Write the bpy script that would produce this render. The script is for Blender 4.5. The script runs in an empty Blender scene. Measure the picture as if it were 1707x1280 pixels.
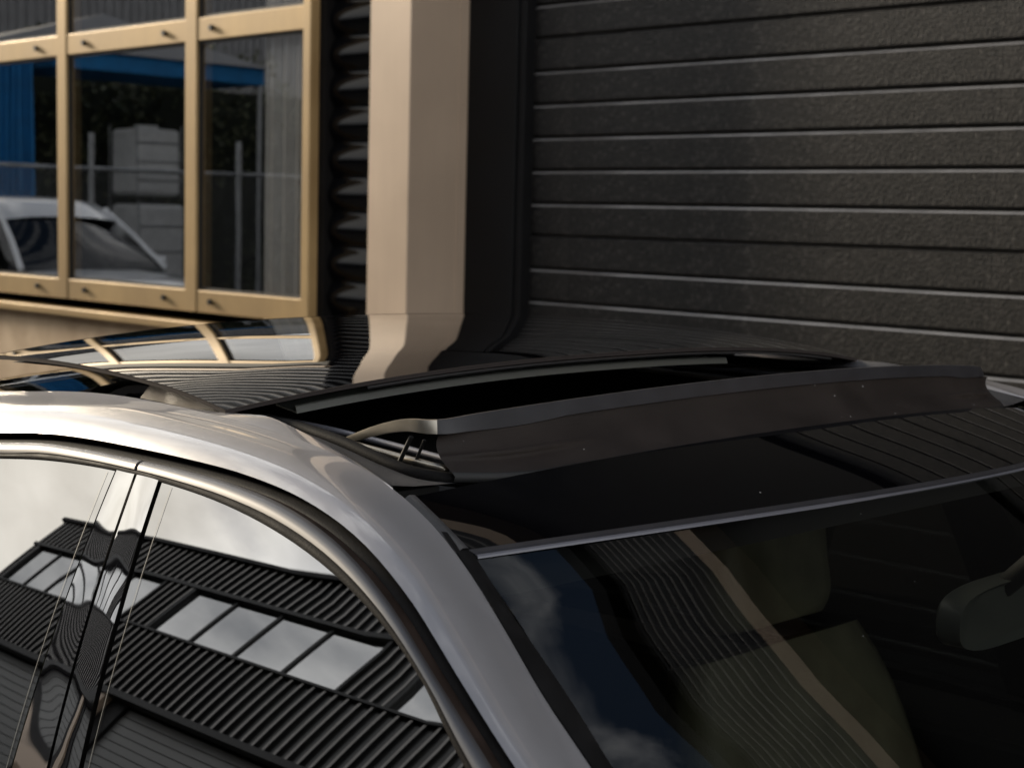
import bpy, bmesh, math, random
from mathutils import Vector, Matrix

random.seed(7)
R = math.radians
scene = bpy.context.scene
COL = scene.collection

# ------------------------------------------------------------------ camera
EYE = 1.60
cam_d = bpy.data.cameras.new('camera')
cam = bpy.data.objects.new('camera', cam_d)
COL.objects.link(cam)
scene.camera = cam
cam_d.sensor_width = 36.0
cam_d.lens = 2630.0 / 1707.0 * 36.0
cam_d.clip_start = 0.02
cam_d.clip_end = 3000.0
_r = Vector((0.70812, 0.70567, 0.02438))
_d = Vector((0.09045, -0.05641, -0.99430))
_f = Vector((-0.70027, 0.70629, -0.10377))
cam.matrix_world = Matrix(((_r.x, -_d.x, -_f.x, 0.0), (_r.y, -_d.y, -_f.y, 0.0), (_r.z, -_d.z, -_f.z, EYE), (0, 0, 0, 1)))
cam_d.dof.use_dof = True
cam_d.dof.focus_distance = 1.32
cam_d.dof.aperture_fstop = 12.0

# ------------------------------------------------------------------ sky, sun, exposure
SUN_AZ = 11.0      # from -X towards -Y
SUN_EL = 19.0
sdir = Vector((-math.cos(R(SUN_AZ)) * math.cos(R(SUN_EL)), -math.sin(R(SUN_AZ)) * math.cos(R(SUN_EL)), math.sin(R(SUN_EL))))
world = bpy.data.worlds.new('World')
scene.world = world
world.use_nodes = True
wn, wl = world.node_tree.nodes, world.node_tree.links
wn.clear()
w_out = wn.new('ShaderNodeOutputWorld')
w_bg = wn.new('ShaderNodeBackground')
w_sky = wn.new('ShaderNodeTexSky')
w_sky.sky_type = 'NISHITA'
w_sky.sun_disc = False
w_sky.sun_elevation = R(SUN_EL)
w_sky.sun_rotation = math.atan2(sdir.x, sdir.y)
w_sky.air_density = 1.0
w_sky.dust_density = 1.2
w_tc = wn.new('ShaderNodeTexCoord')
w_map = wn.new('ShaderNodeMapping')
w_map.inputs['Scale'].default_value = (1.0, 1.0, 2.2)
w_n = wn.new('ShaderNodeTexNoise')
w_n.inputs['Scale'].default_value = 3.2
w_n.inputs['Detail'].default_value = 9.0
w_n.inputs['Roughness'].default_value = 0.58
w_ramp = wn.new('ShaderNodeValToRGB')
w_ramp.color_ramp.elements[0].position = 0.30
w_ramp.color_ramp.elements[1].position = 0.50
w_n2 = wn.new('ShaderNodeTexNoise')
w_n2.inputs['Scale'].default_value = 8.0
w_n2.inputs['Detail'].default_value = 8.0
w_r2 = wn.new('ShaderNodeValToRGB')
w_r2.color_ramp.elements[0].position = 0.3
w_r2.color_ramp.elements[0].color = (9.5, 9.8, 10.3, 1)
w_r2.color_ramp.elements[1].position = 0.7
w_r2.color_ramp.elements[1].color = (21.0, 21.0, 20.8, 1)
w_mix = wn.new('ShaderNodeMix')
w_mix.data_type = 'RGBA'
wl.new(w_tc.outputs['Generated'], w_map.inputs['Vector'])
wl.new(w_map.outputs['Vector'], w_n.inputs['Vector'])
wl.new(w_map.outputs['Vector'], w_n2.inputs['Vector'])
w_sep = wn.new('ShaderNodeSeparateXYZ')
wl.new(w_tc.outputs['Generated'], w_sep.inputs['Vector'])
w_el = wn.new('ShaderNodeMapRange')
w_el.inputs['From Min'].default_value = 0.30
w_el.inputs['From Max'].default_value = 0.95
w_el.inputs['To Min'].default_value = 0.17
w_el.inputs['To Max'].default_value = -0.22
wl.new(w_sep.outputs['Z'], w_el.inputs['Value'])
w_add = wn.new('ShaderNodeMath')
w_add.operation = 'ADD'
wl.new(w_n.outputs['Fac'], w_add.inputs[0])
wl.new(w_el.outputs['Result'], w_add.inputs[1])
wl.new(w_add.outputs[0], w_ramp.inputs['Fac'])
wl.new(w_n2.outputs['Fac'], w_r2.inputs['Fac'])
wl.new(w_ramp.outputs['Color'], w_mix.inputs['Factor'])
wl.new(w_sky.outputs['Color'], w_mix.inputs['A'])
w_dot = wn.new('ShaderNodeVectorMath')
w_dot.operation = 'DOT_PRODUCT'
w_dot.inputs[1].default_value = sdir
wl.new(w_tc.outputs['Generated'], w_dot.inputs[0])
w_glow = wn.new('ShaderNodeMapRange')
w_glow.interpolation_type = 'SMOOTHSTEP'
w_glow.inputs['From Min'].default_value = 0.86
w_glow.inputs['From Max'].default_value = 1.0
w_glow.inputs['To Max'].default_value = 0.55
wl.new(w_dot.outputs['Value'], w_glow.inputs['Value'])
w_warm = wn.new('ShaderNodeMix')
w_warm.data_type = 'RGBA'
w_warm.inputs['B'].default_value = (19.0, 17.0, 13.5, 1)
wl.new(w_glow.outputs['Result'], w_warm.inputs['Factor'])
wl.new(w_r2.outputs['Color'], w_warm.inputs['A'])
wl.new(w_warm.outputs['Result'], w_mix.inputs['B'])
wl.new(w_mix.outputs['Result'], w_bg.inputs['Color'])
w_bg.inputs['Strength'].default_value = 0.10
wl.new(w_bg.outputs['Background'], w_out.inputs['Surface'])

sun_d = bpy.data.lights.new('sun', 'SUN')
sun = bpy.data.objects.new('sun', sun_d)
COL.objects.link(sun)
sun_d.energy = 5.0
sun_d.angle = R(10.0)
sun_d.color = (1.0, 0.86, 0.66)
sun.rotation_euler = sdir.to_track_quat('Z', 'Y').to_euler()

scene.view_settings.view_transform = 'Standard'
scene.view_settings.look = 'None'
scene.view_settings.exposure = 0.25
scene.view_settings.gamma = 1.0
scene.view_settings.use_curve_mapping = False
scene.render.engine = 'CYCLES'
scene.cycles.max_bounces = 12
scene.cycles.glossy_bounces = 6
scene.cycles.transparent_max_bounces = 12
scene.cycles.use_denoising = True

# ------------------------------------------------------------------ materials
MATS = {}


def base_mat(name):
    m = bpy.data.materials.new(name)
    m.use_nodes = True
    MATS[name] = m
    return m, m.node_tree.nodes, m.node_tree.links, m.node_tree.nodes['Principled BSDF']


def simple(name, col, rough=0.5, metal=0.0, ior=1.5, coat=0.0, coat_rough=0.03, var=0.0, var_scale=20.0, bump=0.0, bump_scale=200.0, col2=None, coat_ior=1.5, spec=0.5, streak=0.0):
    m, n, l, p = base_mat(name)
    p.inputs['Specular IOR Level'].default_value = spec
    p.inputs['Base Color'].default_value = (*col, 1)
    p.inputs['Roughness'].default_value = rough
    p.inputs['Metallic'].default_value = metal
    p.inputs['IOR'].default_value = ior
    p.inputs['Coat Weight'].default_value = coat
    p.inputs['Coat Roughness'].default_value = coat_rough
    p.inputs['Coat IOR'].default_value = coat_ior
    tc = n.new('ShaderNodeTexCoord')
    if var > 0 or col2:
        t = n.new('ShaderNodeTexNoise')
        t.inputs['Scale'].default_value = var_scale
        t.inputs['Detail'].default_value = 6
        l.new(tc.outputs['Object'], t.inputs['Vector'])
        rp = n.new('ShaderNodeValToRGB')
        rp.color_ramp.elements[0].position = 0.3
        rp.color_ramp.elements[1].position = 0.7
        c2 = col2 or tuple(min(1, c * (1 + var)) for c in col)
        c1 = col if col2 else tuple(c * (1 - var) for c in col)
        rp.color_ramp.elements[0].color = (*c1, 1)
        rp.color_ramp.elements[1].color = (*c2, 1)
        l.new(t.outputs['Fac'], rp.inputs['Fac'])
        l.new(rp.outputs['Color'], p.inputs['Base Color'])
        if streak > 0:
            mp = n.new('ShaderNodeMapping'); mp.inputs['Scale'].default_value = (9.0, 9.0, 0.7)
            l.new(tc.outputs['Object'], mp.inputs['Vector'])
            ts = n.new('ShaderNodeTexNoise'); ts.inputs['Scale'].default_value = 1.6; ts.inputs['Detail'].default_value = 8; ts.inputs['Roughness'].default_value = 0.65
            l.new(mp.outputs['Vector'], ts.inputs['Vector'])
            sr = n.new('ShaderNodeMapRange'); sr.inputs['From Min'].default_value = 0.35; sr.inputs['From Max'].default_value = 0.62
            sr.inputs['To Min'].default_value = 1.0 - streak; sr.inputs['To Max'].default_value = 1.0
            l.new(ts.outputs['Fac'], sr.inputs['Value'])
            ml = n.new('ShaderNodeMix'); ml.data_type = 'RGBA'; ml.blend_type = 'MULTIPLY'; ml.inputs['Factor'].default_value = 1.0
            l.new(rp.outputs['Color'], ml.inputs['A']); l.new(sr.outputs['Result'], ml.inputs['B'])
            l.new(ml.outputs['Result'], p.inputs['Base Color'])
        mr = n.new('ShaderNodeMapRange')
        mr.inputs['To Min'].default_value = max(0.0, rough - 0.25 * rough)
        mr.inputs['To Max'].default_value = min(1.0, rough + 0.25 * rough)
        l.new(t.outputs['Fac'], mr.inputs['Value'])
        l.new(mr.outputs['Result'], p.inputs['Roughness'])
    if bump > 0:
        t2 = n.new('ShaderNodeTexNoise')
        t2.inputs['Scale'].default_value = bump_scale
        t2.inputs['Detail'].default_value = 4
        l.new(tc.outputs['Object'], t2.inputs['Vector'])
        b = n.new('ShaderNodeBump')
        b.inputs['Strength'].default_value = bump
        b.inputs['Distance'].default_value = 0.002
        l.new(t2.outputs['Fac'], b.inputs['Height'])
        l.new(b.outputs['Normal'], p.inputs['Normal'])
    return m


def add_specks(m, scale, thresh, density, col=(0.6, 0.58, 0.55)):
    """sparse dried specks of dirt: small voronoi dots kept where a coarse noise is high"""
    n, l = m.node_tree.nodes, m.node_tree.links
    out = [x for x in n if x.type == 'OUTPUT_MATERIAL'][0]
    src = out.inputs['Surface'].links[0].from_socket
    tc = n.new('ShaderNodeTexCoord')
    v = n.new('ShaderNodeTexVoronoi')
    v.inputs['Scale'].default_value = scale
    l.new(tc.outputs['Object'], v.inputs['Vector'])
    lt = n.new('ShaderNodeMath'); lt.operation = 'LESS_THAN'; lt.inputs[1].default_value = thresh
    l.new(v.outputs['Distance'], lt.inputs[0])
    sep = n.new('ShaderNodeSeparateColor')
    l.new(v.outputs['Color'], sep.inputs['Color'])
    gt = n.new('ShaderNodeMath'); gt.operation = 'GREATER_THAN'; gt.inputs[1].default_value = 1.0 - density
    l.new(sep.outputs['Red'], gt.inputs[0])
    cl = n.new('ShaderNodeTexNoise'); cl.inputs['Scale'].default_value = 9.0; cl.inputs['Detail'].default_value = 2.0
    l.new(tc.outputs['Object'], cl.inputs['Vector'])
    sz = n.new('ShaderNodeMapRange')
    sz.inputs['From Min'].default_value = 0.45; sz.inputs['From Max'].default_value = 0.75
    sz.inputs['To Min'].default_value = thresh * 0.35; sz.inputs['To Max'].default_value = thresh * 1.3
    l.new(cl.outputs['Fac'], sz.inputs['Value'])
    wob = n.new('ShaderNodeTexNoise'); wob.inputs['Scale'].default_value = scale * 9.0
    l.new(tc.outputs['Object'], wob.inputs['Vector'])
    wm = n.new('ShaderNodeMath'); wm.operation = 'MULTIPLY_ADD'; wm.inputs[1].default_value = 1.6; wm.inputs[2].default_value = 0.2
    l.new(wob.outputs['Fac'], wm.inputs[0])
    th2 = n.new('ShaderNodeMath'); th2.operation = 'MULTIPLY'
    l.new(sz.outputs['Result'], th2.inputs[0]); l.new(wm.outputs[0], th2.inputs[1])
    l.new(th2.outputs[0], lt.inputs[1])
    mu = n.new('ShaderNodeMath'); mu.operation = 'MULTIPLY'
    l.new(lt.outputs[0], mu.inputs[0]); l.new(gt.outputs[0], mu.inputs[1])
    df = n.new('ShaderNodeBsdfDiffuse'); df.inputs['Color'].default_value = (*col, 1)
    mx = n.new('ShaderNodeMixShader')
    l.new(mu.outputs[0], mx.inputs['Fac']); l.new(src, mx.inputs[1]); l.new(df.outputs[0], mx.inputs[2])
    l.new(mx.outputs[0], out.inputs['Surface'])


def glass(name, tint, ior, rough=0.0, wav=0.0, wav_scale=3.0):
    """thin sheet: fresnel mirror over a tinted clear pane"""
    m = bpy.data.materials.new(name)
    m.use_nodes = True
    MATS[name] = m
    n, l = m.node_tree.nodes, m.node_tree.links
    n.clear()
    o = n.new('ShaderNodeOutputMaterial')
    tr = n.new('ShaderNodeBsdfTransparent'); tr.inputs['Color'].default_value = (*tint, 1)
    gl = n.new('ShaderNodeBsdfAnisotropic'); gl.inputs['Roughness'].default_value = rough
    fr = n.new('ShaderNodeFresnel'); fr.inputs['IOR'].default_value = ior
    # a back-facing hit must see the same reflectance as a front one
    ge = n.new('ShaderNodeNewGeometry')
    nv = n.new('ShaderNodeMix'); nv.data_type = 'FLOAT'
    nv.inputs['A'].default_value = ior; nv.inputs['B'].default_value = 1.0 / ior
    l.new(ge.outputs['Backfacing'], nv.inputs['Factor'])
    fr.inputs['IOR'].default_value = ior
    l.new(nv.outputs['Result'], fr.inputs['IOR'])
    mx = n.new('ShaderNodeMixShader')
    l.new(fr.outputs['Fac'], mx.inputs['Fac'])
    l.new(tr.outputs[0], mx.inputs[1]); l.new(gl.outputs[0], mx.inputs[2])
    if wav > 0:
        tc = n.new('ShaderNodeTexCoord')
        t = n.new('ShaderNodeTexNoise'); t.inputs['Scale'].default_value = wav_scale; t.inputs['Detail'].default_value = 1
        l.new(tc.outputs['Object'], t.inputs['Vector'])
        b = n.new('ShaderNodeBump'); b.inputs['Strength'].default_value = 1.0; b.inputs['Distance'].default_value = wav
        l.new(t.outputs['Fac'], b.inputs['Height'])
        l.new(b.outputs['Normal'], gl.inputs['Normal'])
    l.new(mx.outputs[0], o.inputs['Surface'])
    return m


# car
simple('paint', (0.272, 0.264, 0.272), 0.38, 0.15, coat=1.0, coat_rough=0.014, coat_ior=1.65, var=0.03, var_scale=60, bump=0.012, bump_scale=900)
simple('trim_satin', (0.105, 0.103, 0.106), 0.42, 0.6, coat=0.25, coat_rough=0.1)
simple('rubber', (0.010, 0.0095, 0.0095), 0.6, spec=0.05, var=0.3, var_scale=40, bump=0.15, bump_scale=600)
simple('rubber_brown', (0.030, 0.021, 0.017), 0.6, spec=0.05, var=0.3, var_scale=30)
simple('plastic_matte', (0.030, 0.030, 0.033), 0.55, var=0.3, var_scale=30, bump=0.25, bump_scale=1500)
simple('roof_glass', (0.0015, 0.0015, 0.002), 0.012, ior=1.6, coat=1.0, coat_rough=0.0, coat_ior=1.5)
simple('front_glass', (0.0015, 0.0015, 0.002), 0.012, ior=1.25)
simple('pillar_gloss', (0.004, 0.004, 0.005), 0.02, ior=3.6, coat=1.0, coat_rough=0.0, coat_ior=2.2)
simple('deflector_plate', (0.024, 0.0185, 0.016), 0.55, spec=0.2, var=0.25, var_scale=18, bump=0.3, bump_scale=1400)
simple('deflector_band', (0.030, 0.029, 0.032), 0.34, spec=0.3, var=0.15, var_scale=30, bump=0.1, bump_scale=1500)
simple('alloy', (0.36, 0.33, 0.28), 0.30, 0.9, var=0.1, var_scale=25)
simple('glass_edge', (0.10, 0.105, 0.105), 0.5, spec=0.2)
simple('frame_black', (0.006, 0.006, 0.006), 0.6)
simple('panel_edge', (0.045, 0.038, 0.036), 0.6, spec=0.08)
simple('rail_grey', (0.10, 0.105, 0.095), 0.45)
simple('cheek_brown', (0.10, 0.082, 0.062), 0.5, var=0.2, var_scale=30)
simple('edge_grey', (0.13, 0.13, 0.15), 0.35, 0.2)
simple('chrome', (0.75, 0.75, 0.76), 0.12, 1.0)
simple('tyre', (0.02, 0.02, 0.02), 0.8, var=0.3)
simple('headlight', (0.5, 0.5, 0.5), 0.1, 0.6, coat=1.0)
simple('tail_light', (0.25, 0.01, 0.01), 0.1, coat=1.0)
simple('leather', (0.20, 0.185, 0.125), 0.5, var=0.25, var_scale=15, bump=0.3, bump_scale=500)
simple('cabin', (0.012, 0.012, 0.012), 0.8)
simple('headliner', (0.035, 0.034, 0.032), 0.9)
glass('side_glass', (0.045, 0.05, 0.05), 5.0)
glass('windshield_glass', (0.42, 0.44, 0.42), 1.55)
for k in ('deflector_plate', 'deflector_band'):
    add_specks(MATS[k], 150.0, 0.15, 0.09, (0.42, 0.41, 0.40))
add_specks(MATS['roof_glass'], 60.0, 0.045, 0.10, (0.35, 0.34, 0.33))
add_specks(MATS['front_glass'], 60.0, 0.045, 0.05, (0.35, 0.34, 0.33))
add_specks(MATS['windshield_glass'], 55.0, 0.04, 0.12, (0.35, 0.34, 0.33))
# buildings
simple('tan_metal', (0.46, 0.352, 0.262), 0.45, 0.1, var=0.06, var_scale=2.5, streak=0.05)
simple('tan_frame', (0.47, 0.325, 0.155), 0.40, 0.25, col2=(0.30, 0.20, 0.09), var_scale=2.2, streak=0.09)
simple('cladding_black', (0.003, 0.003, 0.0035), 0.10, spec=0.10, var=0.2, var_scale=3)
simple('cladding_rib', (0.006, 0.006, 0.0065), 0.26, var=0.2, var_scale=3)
simple('cladding_ridge_sheen', (0.24, 0.225, 0.21), 0.35, 0.2, var=0.15, var_scale=3)  # pale ridge colour standing in for sky reflected on black cladding
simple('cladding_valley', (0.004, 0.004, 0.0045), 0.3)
simple('jamb_black', (0.005, 0.005, 0.0055), 0.6, spec=0.2, var=0.2, var_scale=6)
simple('door_grey', (0.16, 0.16, 0.155), 0.5, var=0.1, var_scale=4)
simple('tan_plaster', (0.55, 0.41, 0.27), 0.85, col2=(0.38, 0.27, 0.17), var_scale=5.0, bump=0.3, bump_scale=80)
simple('room_dark', (0.02, 0.02, 0.02), 0.9)
simple('roof_grey', (0.10, 0.10, 0.10), 0.8)
glass('pane_glass', (0.55, 0.55, 0.55), 4.2, wav=0.00025, wav_scale=2.0)
glass('far_pane', (0.10, 0.10, 0.10), 7.0)
simple('bolt_black', (0.015, 0.013, 0.012), 0.45, 0.4)
simple('curtain_grey', (0.85, 0.85, 0.83), 0.85, var=0.08, var_scale=10)
simple('asphalt', (0.05, 0.05, 0.05), 0.85, var=0.35, var_scale=9.0, bump=0.6, bump_scale=120)
simple('silver_paint', (0.80, 0.81, 0.82), 0.28, 0.25, coat=1.0)
glass('dark_glass', (0.05, 0.05, 0.05), 1.7)
simple('blue_fabric', (0.012, 0.17, 0.42), 0.75, var=0.15, var_scale=6)
simple('galvanised', (0.35, 0.36, 0.37), 0.45, 0.6, var=0.2, var_scale=8)
simple('hedge_leaf', (0.050, 0.062, 0.026), 0.6, col2=(0.10, 0.105, 0.05), var_scale=1.5)
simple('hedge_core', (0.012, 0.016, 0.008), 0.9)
simple('white_plastic', (0.65, 0.66, 0.66), 0.5, var=0.1, var_scale=8)
simple('grey_sheet', (0.16, 0.16, 0.165), 0.5, var=0.15, var_scale=4)


def door_material():
    m, n, l, p = base_mat('door_slat')
    tc = n.new('ShaderNodeTexCoord')
    v = n.new('ShaderNodeTexVoronoi'); v.inputs['Scale'].default_value = 110
    t = n.new('ShaderNodeTexNoise'); t.inputs['Scale'].default_value = 200; t.inputs['Detail'].default_value = 5
    t3 = n.new('ShaderNodeTexNoise'); t3.inputs['Scale'].default_value = 8; t3.inputs['Detail'].default_value = 6
    for q in (v, t, t3):
        l.new(tc.outputs['Object'], q.inputs['Vector'])
    ad = n.new('ShaderNodeMath'); ad.operation = 'ADD'
    l.new(v.outputs['Distance'], ad.inputs[0]); l.new(t.outputs['Fac'], ad.inputs[1])
    b = n.new('ShaderNodeBump'); b.inputs['Strength'].default_value = 0.45; b.inputs['Distance'].default_value = 0.003
    l.new(ad.outputs[0], b.inputs['Height']); l.new(b.outputs['Normal'], p.inputs['Normal'])
    rp = n.new('ShaderNodeValToRGB')
    rp.color_ramp.elements[0].position = 0.35; rp.color_ramp.elements[1].position = 0.7
    rp.color_ramp.elements[0].color = (0.0052, 0.0050, 0.0049, 1); rp.color_ramp.elements[1].color = (0.0140, 0.0124, 0.0112, 1)
    mp = n.new('ShaderNodeMapping'); mp.inputs['Scale'].default_value = (14.0, 14.0, 1.2)
    l.new(tc.outputs['Object'], mp.inputs['Vector'])
    t4 = n.new('ShaderNodeTexNoise'); t4.inputs['Scale'].default_value = 2.0; t4.inputs['Detail'].default_value = 5
    l.new(mp.outputs['Vector'], t4.inputs['Vector'])
    av = n.new('ShaderNodeMix'); av.data_type = 'FLOAT'; av.inputs['Factor'].default_value = 0.45
    l.new(t3.outputs['Fac'], av.inputs['A']); l.new(t4.outputs['Fac'], av.inputs['B'])
    l.new(av.outputs['Result'], rp.inputs['Fac'])
    t5 = n.new('ShaderNodeTexNoise'); t5.inputs['Scale'].default_value = 48; t5.inputs['Detail'].default_value = 3; t5.inputs['Roughness'].default_value = 0.7
    l.new(tc.outputs['Object'], t5.inputs['Vector'])
    sp = n.new('ShaderNodeMapRange'); sp.inputs['From Min'].default_value = 0.52; sp.inputs['From Max'].default_value = 0.72
    sp.inputs['To Min'].default_value = 0.0; sp.inputs['To Max'].default_value = 0.9
    l.new(t5.outputs['Fac'], sp.inputs['Value'])
    sm = n.new('ShaderNodeMix'); sm.data_type = 'RGBA'; sm.inputs['B'].default_value = (0.050, 0.045, 0.041, 1)
    l.new(sp.outputs['Result'], sm.inputs['Factor']); l.new(rp.outputs['Color'], sm.inputs['A'])
    l.new(sm.outputs['Result'], p.inputs['Base Color'])
    p.inputs['Roughness'].default_value = 0.5
    p.inputs['Specular IOR Level'].default_value = 0.35
    return m


door_material()
simple('door_edge_glint', (0.26, 0.25, 0.245), 0.36, 0.5, var=0.35, var_scale=6.0)  # bevel colour lightened to carry the sky highlight along each slat

# ------------------------------------------------------------------ mesh helpers


def link(o, parent=None):
    COL.objects.link(o)
    if parent is not None:
        o.parent = parent
    return o


def mesh(name, verts, faces, mat, parent=None, smooth=False, thick=0.0, sharp=None, bevel=0.0):
    me = bpy.data.meshes.new(name)
    me.from_pydata([tuple(v) for v in verts], [], faces)
    bm = bmesh.new(); bm.from_mesh(me)
    bmesh.ops.remove_doubles(bm, verts=bm.verts, dist=1e-6)
    bmesh.ops.recalc_face_normals(bm, faces=bm.faces)
    bm.to_mesh(me); bm.free()
    me.materials.append(MATS[mat])
    if smooth:
        me.polygons.foreach_set('use_smooth', [True] * len(me.polygons))
        if sharp:
            me.set_sharp_from_angle(angle=R(sharp))
    o = bpy.data.objects.new(name, me)
    if bevel > 0:
        b = o.modifiers.new('bevel', 'BEVEL'); b.width = bevel; b.segments = 2; b.limit_method = 'ANGLE'
    if thick:
        s = o.modifiers.new('solid', 'SOLIDIFY'); s.thickness = thick; s.offset = -1
        e = o.modifiers.new('split', 'EDGE_SPLIT'); e.split_angle = R(35)
    return link(o, parent)


def tag(o, label, cat, group=None):
    o['label'] = label; o['category'] = cat
    if group:
        o['group'] = group
    return o


def empty(name, loc, label, cat, rz=0.0, group=None):
    o = bpy.data.objects.new(name, None)
    o.location = loc; o.rotation_euler = (0, 0, rz); o.empty_display_size = 0.2
    link(o)
    return tag(o, label, cat, group)


def pt_empty(name, parent):
    o = bpy.data.objects.new(name, None)
    o.empty_display_size = 0.1
    return link(o, parent)


def box_data(x0, x1, y0, y1, z0, z1):
    v = [(x0, y0, z0), (x1, y0, z0), (x1, y1, z0), (x0, y1, z0), (x0, y0, z1), (x1, y0, z1), (x1, y1, z1), (x0, y1, z1)]
    f = [(0, 3, 2, 1), (4, 5, 6, 7), (0, 1, 5, 4), (1, 2, 6, 5), (2, 3, 7, 6), (3, 0, 4, 7)]
    return v, f


def box(name, x0, x1, y0, y1, z0, z1, mat, parent=None, bevel=0.0):
    v, f = box_data(x0, x1, y0, y1, z0, z1)
    return mesh(name, v, f, mat, parent, bevel=bevel)


def join(parts):
    V, F = [], []
    for v, f in parts:
        k = len(V); V += v; F += [tuple(i + k for i in q) for q in f]
    return V, F


def grid_faces(nr, nc, close=False):
    F = []
    for i in range(nr - 1):
        for j in range(nc - 1 if not close else nc):
            a, b = i * nc + j, i * nc + (j + 1) % nc
            F.append((a, b, b + nc, a + nc))
    return F


def loft(name, rows, mat, parent=None, smooth=True, thick=0.0, close=False, sharp=None):
    nc = len(rows[0])
    V = [p for r in rows for p in r]
    return mesh(name, V, grid_faces(len(rows), nc, close), mat, parent, smooth, thick, sharp)


def spline(pts, n):
    """Catmull-Rom through pts, resampled evenly by length"""
    P = [Vector(p) for p in pts]
    P = [P[0] * 2 - P[1]] + P + [P[-1] * 2 - P[-2]]
    dense = []
    for i in range(1, len(P) - 2):
        p0, p1, p2, p3 = P[i - 1], P[i], P[i + 1], P[i + 2]
        for k in range(16):
            t = k / 16
            dense.append(0.5 * ((2 * p1) + (p2 - p0) * t + (2 * p0 - 5 * p1 + 4 * p2 - p3) * t * t + (3 * p1 - p0 - 3 * p2 + p3) * t ** 3))
    dense.append(P[-2].copy())
    s = [0.0]
    for a, b in zip(dense, dense[1:]):
        s.append(s[-1] + (b - a).length)
    out, j = [], 0
    for k in range(n):
        d = s[-1] * k / (n - 1)
        while j < len(s) - 2 and s[j + 1] < d:
            j += 1
        t = (d - s[j]) / max(1e-9, s[j + 1] - s[j])
        out.append(dense[j].lerp(dense[j + 1], min(1, max(0, t))))
    return out


def interp(tab, x):
    if x <= tab[0][0]:
        return tab[0][1]
    for (a, b), (c, d) in zip(tab, tab[1:]):
        if x <= c:
            return b + (d - b) * (x - a) / (c - a)
    return tab[-1][1]


def sinterp(tab, x):
    """smooth (Catmull-Rom) table lookup"""
    n = len(tab)
    if x <= tab[0][0]:
        return tab[0][1]
    if x >= tab[-1][0]:
        return tab[-1][1]
    for i in range(n - 1):
        if x <= tab[i + 1][0]:
            break
    x1, y1 = tab[i]; x2, y2 = tab[i + 1]
    m1 = (y2 - tab[i - 1][1]) / (x2 - tab[i - 1][0]) if i > 0 else (y2 - y1) / (x2 - x1)
    m2 = (tab[i + 2][1] - y1) / (tab[i + 2][0] - x1) if i + 2 < n else (y2 - y1) / (x2 - x1)
    h = x2 - x1; t = (x - x1) / h
    return (2 * t ** 3 - 3 * t * t + 1) * y1 + (t ** 3 - 2 * t * t + t) * h * m1 + (-2 * t ** 3 + 3 * t * t) * y2 + (t ** 3 - t * t) * h * m2


def tube_data(path, rad, seg=8):
    rows = []
    n = len(path)
    for i, p in enumerate(path):
        p = Vector(p)
        t = (Vector(path[min(n - 1, i + 1)]) - Vector(path[max(0, i - 1)])).normalized()
        up = Vector((0, 0, 1)) if abs(t.z) < 0.9 else Vector((1, 0, 0))
        a = t.cross(up).normalized(); b = a.cross(t).normalized()
        r = rad[i] if isinstance(rad, (list, tuple)) else rad
        rows.append([p + (a * math.cos(2 * math.pi * k / seg) + b * math.sin(2 * math.pi * k / seg)) * r for k in range(seg)])
    V = [q for r in rows for q in r]
    F = grid_faces(n, seg, True)
    F.append(tuple(range(seg))); F.append(tuple(range((n - 1) * seg, n * seg)))
    return V, F


def tube(name, path, rad, mat, parent=None, seg=10):
    V, F = tube_data(path, rad, seg)
    return mesh(name, V, F, mat, parent, smooth=True, sharp=60)


# ------------------------------------------------------------------ ground
g = mesh('ground', [(-400, -400, 0), (400, -400, 0), (400, 400, 0), (-400, 400, 0)], [(0, 1, 2, 3)], 'asphalt')
g['kind'] = 'structure'

# ------------------------------------------------------------------ workshop building behind the car
YF = 3.90            # plane of the window frame and pillar fronts
YD = 4.19            # plane of the door frame
ROOF = 7.55
bld = empty('workshop_building', (-3.0, YF, 0), 'dark clad workshop with tan framed windows and dark garage door behind the car', 'building')
BO = Vector((-3.0, YF, 0))


def B(v):
    return [(a - BO.x, b - BO.y, c - BO.z) for a, b, c in v]


def bbox(name, x0, x1, y0, y1, z0, z1, mat, parent=None, bevel=0.0):
    v, f = box_data(x0, x1, y0, y1, z0, z1)
    return mesh(name, B(v), f, mat, parent or bld, bevel=bevel)


def corrugated_h(name, x0, x1, y, z0, z1, pitch, amp, mat, parent, off, phase=0.0):
    """sheet with horizontal half-round ribs, outer faces towards -Y"""
    n = int((z1 - z0) / pitch * 12)
    rows = []
    for i in range(n + 1):
        z = z0 + (z1 - z0) * i / n
        c = abs(math.sin(math.pi * ((z + phase) / pitch)))
        yy = y - amp * c
        rows.append([(x0 - off.x, yy - off.y, z), (x1 - off.x, yy - off.y, z)])
    o = loft(name, rows, mat, parent, smooth=True, sharp=60)
    if mat == 'cladding_rib':
        o.data.materials.append(MATS['cladding_ridge_sheen'])  # rib crests coloured pale in place of reflected sky
        for pg in o.data.polygons:
            if max(o.data.vertices[i].co.y for i in pg.vertices) < y - off.y - amp * 0.90:
                pg.material_index = 1
    return o


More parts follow.
